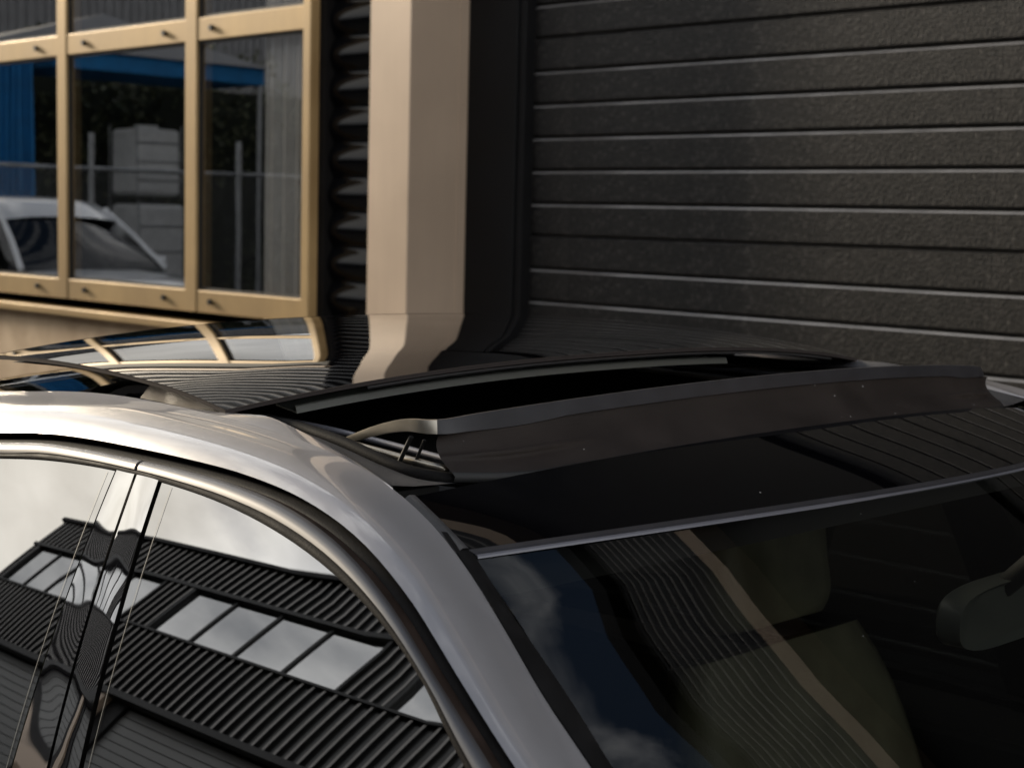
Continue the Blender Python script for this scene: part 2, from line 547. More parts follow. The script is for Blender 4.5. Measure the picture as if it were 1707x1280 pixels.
# walls of the building's shell
bbox('rear_wall', -12.0, 8.0, 8.0, 8.2, 0, ROOF, 'room_dark')
bbox('side_wall', -12.2, -12.0, 4.0, 8.2, 0, ROOF, 'jamb_black')
bbox('side_wall', 8.0, 8.2, 4.0, 8.2, 0, ROOF, 'jamb_black')
bbox('roof', -12.2, 8.2, 3.95, 8.2, ROOF, ROOF + 0.15, 'roof_grey')
bbox('coping', -12.25, 8.25, 3.82, 3.95, ROOF - 0.10, ROOF + 0.19, 'jamb_black', bevel=0.005)
bbox('partition_wall', -4.60, -4.50, 4.3, 8.0, 0, ROOF, 'room_dark')
bbox('room_floor', -12.0, 8.0, 4.3, 8.0, 0.0, 0.02, 'room_dark')

# tan pillar between window and door
PX0, PX1 = -4.664, -4.433
bbox('pillar', PX0, PX1, YF, YD + 0.10, 0, ROOF - 0.10, 'tan_metal', bevel=0.003)
bbox('pillar_flange', PX1, PX1 + 0.0025, YD - 0.045, YD + 0.0, 0, 2.9, 'tan_metal')
for z in (1.0, 2.03, 3.06):
    v, f = tube_data([(PX1 + 0.001, YD - 0.02, z), (PX1 + 0.008, YD - 0.02, z)], 0.006, 8)
    mesh('rivet', B(v), f, 'tan_metal', bld)
# second pillar on the other side of the door
bbox('pillar', 1.20, 1.43, YF, YD + 0.10, 0, ROOF - 0.10, 'tan_metal', bevel=0.003)

# black frame round the sectional door
bbox('door_frame', PX1 + 0.003, -4.17, YD, YD + 0.16, 0, 2.9, 'jamb_black', bevel=0.004)
bbox('door_frame', -4.165, -4.135, YD + 0.008, YD + 0.15, 0, 2.88, 'jamb_black', bevel=0.004)
bbox('door_frame', 0.92, 1.20, YD, YD + 0.16, 0, 2.9, 'jamb_black', bevel=0.004)
bbox('door_lintel', PX1 + 0.003, 1.197, YD - 0.02, YD + 0.16, 2.9, 5.50, 'jamb_black', bevel=0.004)
bbox('tan_fascia', PX1 + 0.003, 1.197, YF, YD + 0.16, 5.50, 5.72, 'tan_metal', bevel=0.004)

# sectional garage door made of separate ribs
door = pt_empty('garage_door', bld)
DP = 0.1205
zt0 = 1.6 - 0.062 + 0.003
k0 = -int(zt0 / DP)
slat_me = {}
for k in range(k0, 40):
    z0 = zt0 + k * DP
    z1 = z0 + DP
    if z0 < 0.0 or z1 > 2.95:
        continue
    sect = (k % 6) == 5
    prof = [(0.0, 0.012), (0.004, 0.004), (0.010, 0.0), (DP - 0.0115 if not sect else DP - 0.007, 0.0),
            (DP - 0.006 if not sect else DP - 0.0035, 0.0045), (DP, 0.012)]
    key = sect
    if key not in slat_me:
        L = 4.92 + 0.135
        rows = [[(-4.135 - BO.x, YD + 0.06 + d - BO.y, h), (0.92 - BO.x, YD + 0.06 + d - BO.y, h)] for h, d in prof]
        o = loft('door_slat', rows, 'door_slat', door, smooth=False)
        slat_me[key] = o.data
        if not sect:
            o.data.materials.append(MATS['door_edge_glint'])  # painted highlight on the upper bevel
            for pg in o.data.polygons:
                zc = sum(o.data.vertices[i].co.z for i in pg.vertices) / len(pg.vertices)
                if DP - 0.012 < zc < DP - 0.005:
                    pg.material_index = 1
        o.location.z = z0
    else:
        o = bpy.data.objects.new('door_slat', slat_me[key])
        link(o, door)
        o.location.z = z0
bbox('door_backing', -4.135, 0.92, YD + 0.09, YD + 0.12, 0, 2.9, 'frame_black')

# cladding
corrugated_h('cladding_sheet', -4.985, PX0, 3.99, 0.0, ROOF - 0.10, 0.137, 0.030, 'cladding_black', bld, BO, phase=0.0355)
corrugated_h('cladding_sheet', PX1, 1.20, 3.99, 5.72, ROOF - 0.10, 0.137, 0.022, 'cladding_rib', bld, BO, phase=0.0355)
corrugated_h('cladding_sheet', 1.43, 8.0, 3.99, 0.0, ROOF - 0.10, 0.137, 0.022, 'cladding_rib', bld, BO, phase=0.0355)
WTOP = 3.15
corrugated_h('cladding_sheet', -12.0, -4.985, 3.99, WTOP + 0.36, ROOF - 0.10, 0.137, 0.022, 'cladding_rib', bld, BO, phase=0.0355)
bbox('window_head', -9.4, -4.99, 3.96, 4.06, WTOP + 0.10, WTOP + 0.30, 'frame_black')
bbox('tan_trim', -12.0, -4.99, 3.93, 4.02, WTOP + 0.30, WTOP + 0.36, 'tan_metal', bevel=0.002)
bbox('corner_flashing', -5.040, -4.984, 3.940, 4.02, 0, WTOP + 0.30, 'jamb_black')
corrugated_h('cladding_sheet', -12.0, -9.4, 3.99, 0.0, WTOP + 0.30, 0.137, 0.030, 'cladding_black', bld, BO, phase=0.0355)

# window: posts, mullions, transoms, panes, bolts
win = pt_empty('window', bld)
MX = [(-9.30, -9.21), (-8.11, -8.025), (-6.995, -6.912), (-5.900, -5.815)]
ZB = [(1.165, 1.260), (2.325, 2.420), (WTOP, WTOP + 0.095)]
XL, XR = -9.21, -5.062
bbox('post', -5.062, -5.014, YF - 0.012, YF + 0.036, 1.12, WTOP + 0.10, 'tan_frame', win, bevel=0.004)
for i, (a, b) in enumerate(MX):
    bbox('mullion', a, b, YF - 0.004, YF + 0.08, ZB[0][1] - 0.095, WTOP + 0.095, 'tan_frame', win, bevel=0.003)
cols = [(-9.21, -8.11), (-8.025, -6.995), (-6.912, -5.900), (-5.815, -5.062)]
for (a, b) in cols:
    for j, (z0, z1) in enumerate(ZB):
        bbox('transom', a + 0.0005, b - 0.0005, YF, YF + 0.07, z0, z1, 'tan_frame', win, bevel=0.003)
    for (z0, z1) in ((ZB[0][1], ZB[1][0]), (ZB[1][1], ZB[2][0])):
        v = [(a, YF + 0.020, z0), (b, YF + 0.020, z0), (b, YF + 0.020, z1), (a, YF + 0.020, z1)]
        mesh('pane', B(v), [(0, 1, 2, 3)], 'pane_glass', win)
        # dark gasket round the pane
        t = 0.012
        V, F = join([box_data(a, a + t, YF + 0.010, YF + 0.022, z0, z1), box_data(b - t, b, YF + 0.010, YF + 0.022, z0, z1),
                     box_data(a + t, b - t, YF + 0.010, YF + 0.022, z0, z0 + t), box_data(a + t, b - t, YF + 0.010, YF + 0.022, z1 - t, z1)])
        mesh('gasket', B(V), F, 'frame_black', win)
bolt_x = [-7.19, -6.74, -6.06, -5.70, -7.88, -8.28]
for z in (1.215, 2.372):
    for x in bolt_x:
        v, f = tube_data([(x, YF + 0.001, z), (x, YF - 0.005, z), (x, YF - 0.016, z)], [0.010, 0.014, 0.012], 10)
        mesh('bolt', B(v), f, 'bolt_black', win)
# sill and wall below
bbox('window_sill', -9.4, -4.99, 3.868, 4.00, 1.085, 1.122, 'tan_frame', win, bevel=0.004)
bbox('sill_wall', -9.4, -4.99, 3.925, 4.10, 0.0, 1.085, 'tan_plaster')

# pleated curtain behind the right-hand pane
n = 60
rows = []
for i in range(n + 1):
    x = -5.405 + 0.34 * i / n
    y = 3.962 + 0.014 * math.sin(i / n * 2 * math.pi * 4.0)
    rows.append([(x, y, 0.6), (x, y, 2.0), (x, y, 3.2)])
cur = loft('curtain', rows, 'curtain_grey', None, smooth=True)
tag(cur, 'grey pleated curtain behind the window pane nearest the black cladding', 'curtain')

# ------------------------------------------------------------------ building across the yard (seen in the side glass)
YO = -5.35
opp = empty('office_building', (-4.0, YO, 0), 'dark ribbed building with pale window strips, mirrored in the car side windows', 'building')
OO = Vector((-4.0, YO, 0))


def obox(name, x0, x1, y0, y1, z0, z1, mat, parent=None, bevel=0.0):
    v, f = box_data(x0, x1, y0, y1, z0, z1)
    return mesh(name, [(a - OO.x, b - OO.y, c) for a, b, c in v], f, mat, parent or opp, bevel=bevel)


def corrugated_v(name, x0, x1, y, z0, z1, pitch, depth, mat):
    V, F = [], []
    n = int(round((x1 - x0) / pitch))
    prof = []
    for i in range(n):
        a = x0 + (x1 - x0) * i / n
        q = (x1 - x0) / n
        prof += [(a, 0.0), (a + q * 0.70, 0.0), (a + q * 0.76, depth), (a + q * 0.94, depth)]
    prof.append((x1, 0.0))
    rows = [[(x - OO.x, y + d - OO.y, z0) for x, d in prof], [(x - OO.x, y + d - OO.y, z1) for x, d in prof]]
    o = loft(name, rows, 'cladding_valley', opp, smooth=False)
    o.data.materials.append(MATS[mat])  # outer ridges take the pale colour that imitates sky reflection
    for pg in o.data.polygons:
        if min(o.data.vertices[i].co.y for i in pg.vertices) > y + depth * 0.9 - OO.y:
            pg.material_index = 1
    return o


OX0, OX1 = -15.2, 9.0
OZ = dict(b=4.07, s=5.06, h=6.02, r=6.62)
obox('core', OX0 + 0.02, OX1, YO - 8.0, YO - 0.40, 0, OZ['r'] - 0.03, 'jamb_black')
obox('coping', OX0 - 0.06, OX1, YO - 8.0, YO + 0.09, OZ['r'], OZ['r'] + 0.07, 'jamb_black', bevel=0.005)
obox('end_wall', OX0 - 0.03, OX0 + 0.02, YO - 8.0, YO, 0, OZ['r'], 'cladding_black')
corrugated_v('cladding_band', OX0, OX1, YO, OZ['h'], OZ['r'], 0.155, 0.045, 'cladding_ridge_sheen')
corrugated_v('cladding_band', OX0, OX1, YO, OZ['b'], OZ['s'], 0.155, 0.045, 'cladding_ridge_sheen')
obox('trim_strip', OX0, OX1, YO - 0.05, YO + 0.060, OZ['h'] - 0.06, OZ['h'] - 0.001, 'frame_black')
obox('trim_strip', OX0, OX1, YO - 0.05, YO + 0.065, OZ['s'] + 0.001, OZ['s'] + 0.035, 'frame_black')
obox('trim_strip', OX0, OX1, YO - 0.05, YO + 0.085, OZ['b'] - 0.09, OZ['b'] - 0.001, 'frame_black')
owins = [(-14.95, -11.1, 5), (-10.5, -7.2, 4), (-6.6, -3.3, 4), (-2.7, 0.6, 4), (1.2, 4.5, 4)]
prev = OX0
for a, b, npan in owins:
    corrugated_v('cladding_pier', prev, a, YO, OZ['s'] + 0.035, OZ['h'] - 0.06, 0.155, 0.045, 'cladding_ridge_sheen')
    prev = b
    w = pt_empty('window', opp)
    obox('reveal', a, a + 0.05, YO - 0.25, YO + 0.04, OZ['s'] + 0.035, OZ['h'] - 0.06, 'frame_black', w)
    obox('reveal', b - 0.04, b, YO - 0.25, YO + 0.04, OZ['s'] + 0.035, OZ['h'] - 0.06, 'frame_black', w)
    x0, x1 = a + 0.05, b - 0.04
    for i in range(npan):
        p0 = x0 + (x1 - x0) * i / npan; p1 = x0 + (x1 - x0) * (i + 1) / npan
        v = [(p0, YO - 0.02, OZ['s'] + 0.035), (p1, YO - 0.02, OZ['s'] + 0.035), (p1, YO - 0.02, OZ['h'] - 0.06), (p0, YO - 0.02, OZ['h'] - 0.06)]
        mesh('pane', [(q[0] - OO.x, q[1] - OO.y, q[2]) for q in v], [(0, 1, 2, 3)], 'far_pane', w)
        if i:
            obox('mullion', p0 - 0.022, p0 + 0.022, YO - 0.04, YO + 0.005, OZ['s'] + 0.035, OZ['h'] - 0.06, 'frame_black', w)
corrugated_v('cladding_pier', prev, OX1, YO, OZ['s'] + 0.035, OZ['h'] - 0.06, 0.155, 0.045, 'cladding_ridge_sheen')
# ground floor: tan pillars, grey ribbed doors, black jambs
for x in (-14.6, -10.2, -5.8, -1.4, 3.0):
    obox('pillar', x, x + 0.30, YO - 0.3, YO + 0.05, 0, OZ['b'] - 0.09, 'tan_metal', bevel=0.004)
    obox('jamb', x + 0.303, x + 0.62, YO - 0.3, YO - 0.06, 0, OZ['b'] - 0.09, 'jamb_black')
    obox('jamb', x - 0.45, x - 0.003, YO - 0.3, YO - 0.06, 0, OZ['b'] - 0.09, 'jamb_black')
    d0, d1 = x + 0.62, x + 4.4 - 0.45
    gd = pt_empty('garage_door', opp)
    me = None
    for k in range(33):
        z0 = 0.02 + k * 0.12
        if me is None:
            rows = [[(d0 - OO.x, YO - 0.12 + d - OO.y, h), (d1 - OO.x, YO - 0.12 + d - OO.y, h)] for h, d in ((0, -0.012), (0.006, 0.0), (0.108, 0.0), (0.12, -0.012))]
            o = loft('door_slat', rows, 'door_grey', gd, smooth=False)
            me = o.data
        else:
            o = link(bpy.data.objects.new('door_slat', me), gd)
        o.location.z = z0

# ------------------------------------------------------------------ the car
X0, YC = -1.2, 1.293
car = empty('car', (X0, YC, 0), 'grey car with its black sunroof panel slid back over the roof', 'car')


def P(x, w, z):
    """x forward, w towards the car's right side, z relative to eye level"""
    return Vector((x - X0, -w, z + EYE))


def wg(x, z):
    d = -0.21 - z
    return 0.60 + math.tan(R(33)) * d - d * d / 2.4 - 0.06 * ((x + 1.1) / 0.8) ** 2


def ext(lst, off):
    return [(x, wg(x, z) + off, z) for x, z in lst]


E0 = [(-2.75, 0.50, -0.60), (-2.45, 0.492, -0.41), (-2.15, 0.497, -0.295), (-1.85, 0.505, -0.232), (-1.66, 0.510, -0.206),
      (-1.522, 0.512, -0.1905), (-1.4608, 0.512, -0.1848), (-1.3978, 0.512, -0.1786), (-1.3352, 0.512, -0.1742), (-1.2734, 0.512, -0.1722), (-1.2117, 0.512, -0.1725), (-1.1496, 0.512, -0.1742), (-1.087, 0.512, -0.1770), (-1.0241, 0.512, -0.1815), (-0.9621, 0.5128, -0.1895), (-0.9019, 0.5161, -0.2029), (-0.8446, 0.5229, -0.2228), (-0.7906, 0.5336, -0.2490), (-0.7389, 0.5479, -0.2785), (-0.6873, 0.5644, -0.3075), (-0.631, 0.5807, -0.3350),
      (-0.50, 0.615, -0.402), (-0.30, 0.660, -0.515), (-0.10, 0.690, -0.630), (0.0, 0.700, -0.685)]
C2 = ext([(-2.45, -0.56), (-2.25, -0.42), (-2.0, -0.325), (-1.75, -0.265), (-1.55, -0.232)], -0.012) + \
    [(-1.3851, 0.5829, -0.2125), (-1.3066, 0.5800, -0.2045), (-1.23, 0.5799, -0.2005), (-1.1527, 0.5804, -0.1990), (-1.0742, 0.5806, -0.1989), (-0.9956, 0.581, -0.2010), (-0.9182, 0.5841, -0.2087), (-0.8437, 0.592, -0.2255), (-0.7729, 0.6055, -0.2535), (-0.7053, 0.6226, -0.2895), (-0.6385, 0.6378, -0.3262)] + \
    ext([(-0.5, -0.402), (-0.3, -0.515), (-0.12, -0.62), (-0.02, -0.675)], -0.012)
C3 = ext([(-2.40, -0.56), (-2.22, -0.43), (-1.98, -0.33), (-1.73, -0.27), (-1.53, -0.237)], -0.004) + \
    [(-1.3612, 0.5952, -0.2180), (-1.2873, 0.5928, -0.2100), (-1.2148, 0.5926, -0.2067), (-1.1418, 0.5929, -0.2053), (-1.0679, 0.5926, -0.2050), (-0.9938, 0.5929, -0.2070), (-0.9209, 0.5958, -0.2142), (-0.8503, 0.6031, -0.2300), (-0.7829, 0.6153, -0.2557), (-0.7186, 0.6311, -0.289), (-0.6556, 0.6456, -0.3231)] + \
    ext([(-0.52, -0.402), (-0.32, -0.517), (-0.14, -0.622), (-0.04, -0.68)], -0.004)
C4 = ext([(-2.36, -0.56), (-2.19, -0.44), (-1.96, -0.338), (-1.71, -0.277), (-1.51, -0.243)], 0.003) + \
    [(-1.3384, 0.6069, -0.2243), (-1.2674, 0.6040, -0.2156), (-1.1971, 0.6035, -0.212), (-1.1265, 0.6036, -0.2108), (-1.0553, 0.6038, -0.2115), (-0.9841, 0.6048, -0.2147), (-0.9136, 0.6079, -0.2226), (-0.845, 0.6144, -0.2375), (-0.7791, 0.6251, -0.2606), (-0.7165, 0.6395, -0.2916), (-0.6575, 0.6551, -0.3274)] + \
    ext([(-0.53, -0.404), (-0.335, -0.519), (-0.16, -0.625), (-0.06, -0.685)], 0.003)
C5 = ext([(-2.34, -0.56), (-2.175, -0.445), (-1.945, -0.344), (-1.70, -0.283), (-1.50, -0.249)], 0.0) + \
    [(-1.3394, 0.6064, -0.2285), (-1.2698, 0.6045, -0.2210), (-1.2005, 0.6033, -0.2167), (-1.131, 0.6028, -0.2152), (-1.0614, 0.6033, -0.2158), (-0.9917, 0.605, -0.2195), (-0.9225, 0.6086, -0.2281), (-0.8546, 0.6147, -0.2419), (-0.7889, 0.6237, -0.2622), (-0.7265, 0.6361, -0.2899), (-0.6689, 0.6524, -0.3261)] + \
    ext([(-0.535, -0.408), (-0.34, -0.523), (-0.165, -0.630), (-0.075, -0.688)], 0.0)
NS = 150


def side(curve, s):
    return [(x, w * s, z) for x, w, z in curve]


def cv(curve, s, n=NS):
    return [P(*q) for q in spline(side(curve, s), n)]


def hermite_rows(c0, c1, a0, a1, n, s):
    """rows between two curves, bulging outwards by angles a0 (start) and a1 (end) against the chord"""
    rows = [[] for _ in range(n)]
    N = len(c0)
    for i in range(N):
        p0, p1 = c0[i], c1[i]
        ch = p1 - p0
        L = ch.length
        d = ch.normalized()
        t = (c0[min(N - 1, i + 1)] - c0[max(0, i - 1)]).normalized()
        nn = t.cross(d).normalized()
        if nn.z < 0:
            nn = -nn
        b0 = p0 + (d * math.cos(R(a0)) + nn * math.sin(R(a0))) * L * 0.36
        b1 = p1 - (d * math.cos(R(a1)) - nn * math.sin(R(a1))) * L * 0.36
        for k in range(n):
            u = k / (n - 1)
            rows[k].append(p0 * (1 - u) ** 3 + b0 * 3 * u * (1 - u) ** 2 + b1 * 3 * u * u * (1 - u) + p1 * u ** 3)
    return rows


B_LINE = (-1.1787, -0.3072)      # door shut line x = a + b*z on the B-pillar
for s in (1, -1):
    e0, c2, c3, c4, c5 = cv(E0, s), cv(C2, s), cv(C3, s), cv(C4, s), cv(C5, s)
    rail = loft('roof_rail', hermite_rows(e0, c2, 2, 17, 14, s), 'paint', car)
    # inner return of the painted edge at the door gap
    inn = Vector((0, 0.016 * s, -0.006))
    loft('door_gap', [c2, [p + inn * 0.5 + Vector((0, 0, -0.001)) for p in c2], [p + inn for p in c2], [q + inn * 0.9 for q in c3], c3], 'rubber_brown', car, sharp=40)
    mid = [(a + b) * 0.5 + Vector((0, -0.0035 * s, -0.001)) + inn * 0.55 for a, b in zip(c2, c3)]
    loft('door_seal', [[p + inn * 0.75 for p in c2], mid, [p + inn * 0.6 for p in c3]], 'rubber', car)
    # satin strip over the door glass, split at the door gap
    rows = hermite_rows(c3, c4, 38, 38, 7, s)
    cut = [B_LINE[0] + B_LINE[1] * (p.z - EYE) for p in c4]
    ri = [i for i, p in enumerate(c4) if p.x + X0 < cut[i] - 0.0015]
    fi = [i for i, p in enumerate(c4) if p.x + X0 > cut[i] + 0.0015]

    def clip_rows(rws, keep, front):
        out = []
        for r in rws:
            q = [r[i] for i in keep]
            xc = (B_LINE[0] + B_LINE[1] * (q[0 if front else -1].z - EYE)) + (0.0022 if front else -0.0022)
            if front:
                a, b = r[keep[0] - 1], r[keep[0]]
            else:
                a, b = r[keep[-1]], r[keep[-1] + 1]
            t = (xc - (a.x + X0)) / (b.x - a.x)
            e = a.lerp(b, min(1.0, max(0.0, t)))
            out.append([e] + q if front else q + [e])
        return out
    loft('window_trim', clip_rows(rows, ri, False), 'trim_satin', car, thick=0.003)
    loft('window_trim', clip_rows(rows, fi, True), 'trim_satin', car, thick=0.003)
    loft('window_trim_backing', [[p + inn * 0.5 for p in c3], [p + inn * 0.5 for p in c4]], 'rubber', car)
    rows = hermite_rows([p + Vector((0, 0.002 * s, 0)) for p in c4], [p + Vector((0, -0.0015 * s, 0)) for p in c5], 25, 40, 5, s)
    loft('glass_seal', rows, 'rubber', car, thick=0.003)

    # ---- side glass on its own curved surface
    c5t = sorted((q[0], q[2]) for q in spline(side(C5, 1), 260))

    def ztop(x):
        return interp(c5t, x)

    def glass_pane(name, xl, xr, ncol, nrow, mat, off=0.0, zb=-0.69, drop=0.0, cup=0.0):
        rows = []
        for j in range(ncol + 1):
            u = j / ncol
            z = -0.22
            for _ in range(25):
                x = xl(z) + (xr(z) - xl(z)) * u
                z = 0.5 * z + 0.5 * ztop(x)
            zt = z + 0.003 - drop
            col = []
            for i in range(nrow + 1):
                zz = zt + (min(zb, zt - 0.004) - zt) * i / nrow
                xx = xl(zz) + (xr(zz) - xl(zz)) * u
                rip = cup * 4 * u * (1 - u) * (1.0 + 0.35 * math.sin(zz * 95.0)) + cup * 0.10 * math.sin(zz * 190.0 + u * 5.0)
                col.append(P(xx, (wg(xx, zz) + off + rip) * s, zz))
            rows.append(col)
        return loft(name, rows, mat, car)
    LA = lambda z: -1.190 - 0.215 * z
    LB = lambda z: B_LINE[0] + B_LINE[1] * z
    LC = lambda z: -1.149 - 0.335 * z
    glass_pane('rear_side_glass', lambda z: -2.30, lambda z: LA(z) - 0.002, 60, 24, 'side_glass')
    glass_pane('front_side_glass', lambda z: LC(z) + 0.002, lambda z: -0.08, 70, 24, 'side_glass')
    glass_pane('pillar_trim', lambda z: LA(z) + 0.002, lambda z: LB(z) - 0.002, 12, 70, 'pillar_gloss', off=0.0015, cup=-0.00022)
    glass_pane('pillar_trim', lambda z: LB(z) + 0.002, lambda z: LC(z) - 0.002, 12, 70, 'pillar_gloss', off=0.0015, cup=0.00030)
    for lx in (lambda z: -1.2070 - 0.2375 * z, lambda z: -1.1226 - 0.2925 * z):
        rw = [[], []]
        for i in range(24):
            zz = -0.2175 - 0.46 * i / 23
            for q, dxx in ((0, -0.0003), (1, 0.0003)):
                rw[q].append(P(lx(zz) + dxx, (wg(lx(zz) + dxx, zz) + 0.0008) * s, zz))
        loft('glass_edge', rw, 'glass_edge', car)
    glass_pane('pillar_backing', lambda z: LA(z) - 0.006, lambda z: LC(z) + 0.006, 4, 10, 'rubber', off=-0.006)

    # ---- rubber strip along the windscreen
    e0f = [q for q in E0 if q[0] > -0.86]
    ri_ = [(-0.830, 0.508, -0.2335), (-0.8010, 0.5195, -0.2410), (-0.7740, 0.5250, -0.2585), (-0.7471, 0.5299, -0.2760), (-0.7156, 0.5394, -0.2908), (-0.6842, 0.549, -0.3058), (-0.6532, 0.5584, -0.3216), (-0.6231, 0.5672, -0.3389),
           (-0.50, 0.600, -0.407), (-0.30, 0.645, -0.520), (-0.10, 0.675, -0.635), (0.0, 0.685, -0.692)]
    o1 = cv([(-0.832, 0.5235, -0.2290)] + e0f[1:], s, 90)
    i1 = cv(ri_, s, 90)
    loft('windscreen_seal', hermite_rows([p + Vector((0, 0, 0.0015)) for p in o1], [p + Vector((0, 0, 0.001)) for p in i1], 14, 14, 5, s), 'rubber', car)

# ---- windscreen
WS = [(-0.8000, 0.5195, -0.2418), (-0.7740, 0.5250, -0.2574), (-0.7471, 0.5299, -0.2733), (-0.7156, 0.5394, -0.2908), (-0.6842, 0.549, -0.3076), (-0.6532, 0.5584, -0.3240), (-0.6231, 0.5672, -0.3400), (-0.50, 0.600, -0.408), (-0.30, 0.645, -0.521), (-0.10, 0.675, -0.636), (0.0, 0.685, -0.693)]
WC = [(-0.6905, 0.0, -0.2230), (-0.55, 0.0, -0.289), (-0.35, 0.0, -0.388), (-0.10, 0.0, -0.520), (0.20, 0.0, -0.690)]
ea, ca = spline(WS, 40), spline(WC, 40)
rows = []
NU = 48
for i in range(40):
    r = []
    for j in range(NU + 1):
        u = -1 + 2 * j / NU
        e = Vector((ea[i].x, ea[i].y, ea[i].z))
        au = abs(u)
        k = au ** 2.0
        x = ca[i].x + (e.x - ca[i].x) * k
        z = ca[i].z + (e.z - ca[i].z) * k
        r.append(P(x, e.y * u, z))
    rows.append(r)
loft('windscreen', rows, 'windshield_glass', car)


def header(u, dz=0.0, dx=0.0):
    return Vector((-0.690 - 0.107 * u * u + dx, 0.5190 * u, -0.2215 - 0.0180 * abs(u) ** 2.4 + dz))


def fixback(u, dz=0.0, dx=0.0):
    k = u * u
    return Vector((-0.846 - 0.044 * k + dx, 0.4985 * u, -0.1885 - 0.0240 * k ** 1.1 + dz))


US = [-1 + 2 * j / 40 for j in range(41)]
# fixed black glass strip between windscreen and opening
rows = []
for i in range(9):
    t = i / 8
    rows.append([P(*(fixback(u).lerp(header(u, 0.002, -0.011), t) + Vector((0, 0, 0.0006 * math.sin(math.pi * t))))) for u in US])
loft('front_roof_glass', rows, 'front_glass', car)
# trim along the windscreen head and down both ends
loft('header_trim', [[P(*header(u, 0.0022, -0.0105)) for u in US], [P(*header(u, 0.0008, -0.0065)) for u in US], [P(*header(u, -0.0004, -0.0025)) for u in US], [P(*header(u, -0.002, -0.0025)) for u in US]], 'deflector_band', car)
loft('header_lip', [[P(*header(u, -0.0002, -0.0025)) for u in US], [P(*header(u, -0.0004, -0.0010)) for u in US], [P(*header(u, -0.0028, -0.0004)) for u in US]], 'edge_grey', car)
for s in (1, -1):
    rows = [[], [], [], []]
    for i in range(13):
        t = i / 12
        a = fixback(1.0).lerp(header(1.0, 0.002, -0.011), t) + Vector((0, 0, 0.0006 * math.sin(math.pi * t)))
        ex = a.x - 0.004
        ew = 0.5165 + 0.165 * (ex + 0.894)
        rows[0].append(P(a.x, (a.y - 0.0005) * s, a.z + 0.0012))
        rows[1].append(P(a.x, (a.y + 0.005) * s, a.z + 0.0018))
        rows[2].append(P(a.x - 0.002, (a.y + 0.0085) * s, a.z - 0.001))
        rows[3].append(P(ex, (ew + 0.002) * s, a.z - 0.0015))
    loft('roof_edge_trim', rows, 'plastic_matte', car)

# ---- opening: painted flange, matte trim, round seal, guide rails, black tray
for s in (1, -1):
    lo = [q for q in E0 if -1.34 < q[0] < -0.90] + [(-0.893, 0.5175, -0.2060)]
    hi = [(-1.335, 0.490, -0.1860), (-1.22, 0.489, -0.1800), (-1.15, 0.489, -0.1760), (-1.11, 0.4895, -0.1730), (-1.075, 0.4905, -0.1738), (-0.996, 0.4965, -0.1868), (-0.94, 0.5055, -0.1965), (-0.894, 0.5168, -0.2055)]
    l_, h_ = cv(lo, s, 40), cv(hi, s, 40)
    loft('roof_flange', [l_, [(a + b) * 0.5 + Vector((0, 0, 0.0012)) for a, b in zip(l_, h_)], h_], 'paint', car)
    tb = [(-1.36, 0.458, -0.186), (-1.25, 0.457, -0.183), (-1.134, 0.455, -0.1845), (-1.087, 0.455, -0.186), (-1.03, 0.454, -0.192), (-0.991, 0.4535, -0.199), (-0.955, 0.450, -0.2060), (-0.930, 0.438, -0.2095), (-0.912, 0.415, -0.2125), (-0.897, 0.385, -0.2140), (-0.882, 0.33, -0.2150)]
    tbc = cv(tb, s, 60)
    tube('roof_seal', tbc, 0.0058, 'rubber', car, seg=14)
    ins = [(-1.3231, 0.463, -0.182), (-1.22, 0.4625, -0.181), (-1.13, 0.4605, -0.184), (-1.084, 0.4605, -0.1865), (-1.03, 0.4595, -0.1935), (-0.975, 0.459, -0.203), (-0.938, 0.450, -0.2105), (-0.915, 0.43, -0.2125)]
    hi2 = hi[:-1] + [(-0.905, 0.5125, -0.2045)]
    h2, i2 = cv(hi2, s, 40), cv(ins, s, 40)
    loft('roof_side_trim', [h2, [a.lerp(b, 0.35) + Vector((0, 0, -0.0015)) for a, b in zip(h2, i2)], i2], 'plastic_matte', car)
    gr = pt_empty('guide_rail', car)
    for w0, zz, mat, r in ((0.432, -0.200, 'alloy', 0.0035), (0.418, -0.205, 'plastic_matte', 0.003), (0.402, -0.200, 'edge_grey', 0.003)):
        v, f = tube_data(cv([(-1.38, w0, zz + 0.004), (-1.25, w0, zz + 0.008), (-1.1, w0, zz + 0.006), (-0.93, w0 - 0.004, zz - 0.004)], s, 24), r, 8)
        mesh('rail_bar', v, f, mat, gr, smooth=True)
# tray and closed shade under the opening
V, F = box_data(-1.75 - X0, -0.87 - X0, -0.452, 0.452, EYE - 0.262, EYE - 0.240)
mesh('roof_tray', V, F, 'frame_black', car)
for y0_ in (0.445, -0.51):
    V, F = box_data(-1.75 - X0, -0.92 - X0, y0_, y0_ + 0.065, EYE - 0.262, EYE - 0.214)
    mesh('roof_channel', V, F, 'frame_black', car)

# ---- fixed glass behind the opening
EZ = sorted((q[0], q[2]) for q in E0)
rows = []
for i in range(24):
    x = -1.40 - 1.02 * i / 23
    r = []
    for u in US:
        we = 0.500 if x > -1.85 else 0.500 - 0.012 * (-(x + 1.85)) / 0.6
        r.append(P(x, we * u, sinterp(EZ, x) - 0.0025 + 0.034 * (1 - abs(u) ** 2.3)))
    rows.append(r)
loft('rear_roof_glass', rows, 'roof_glass', car)

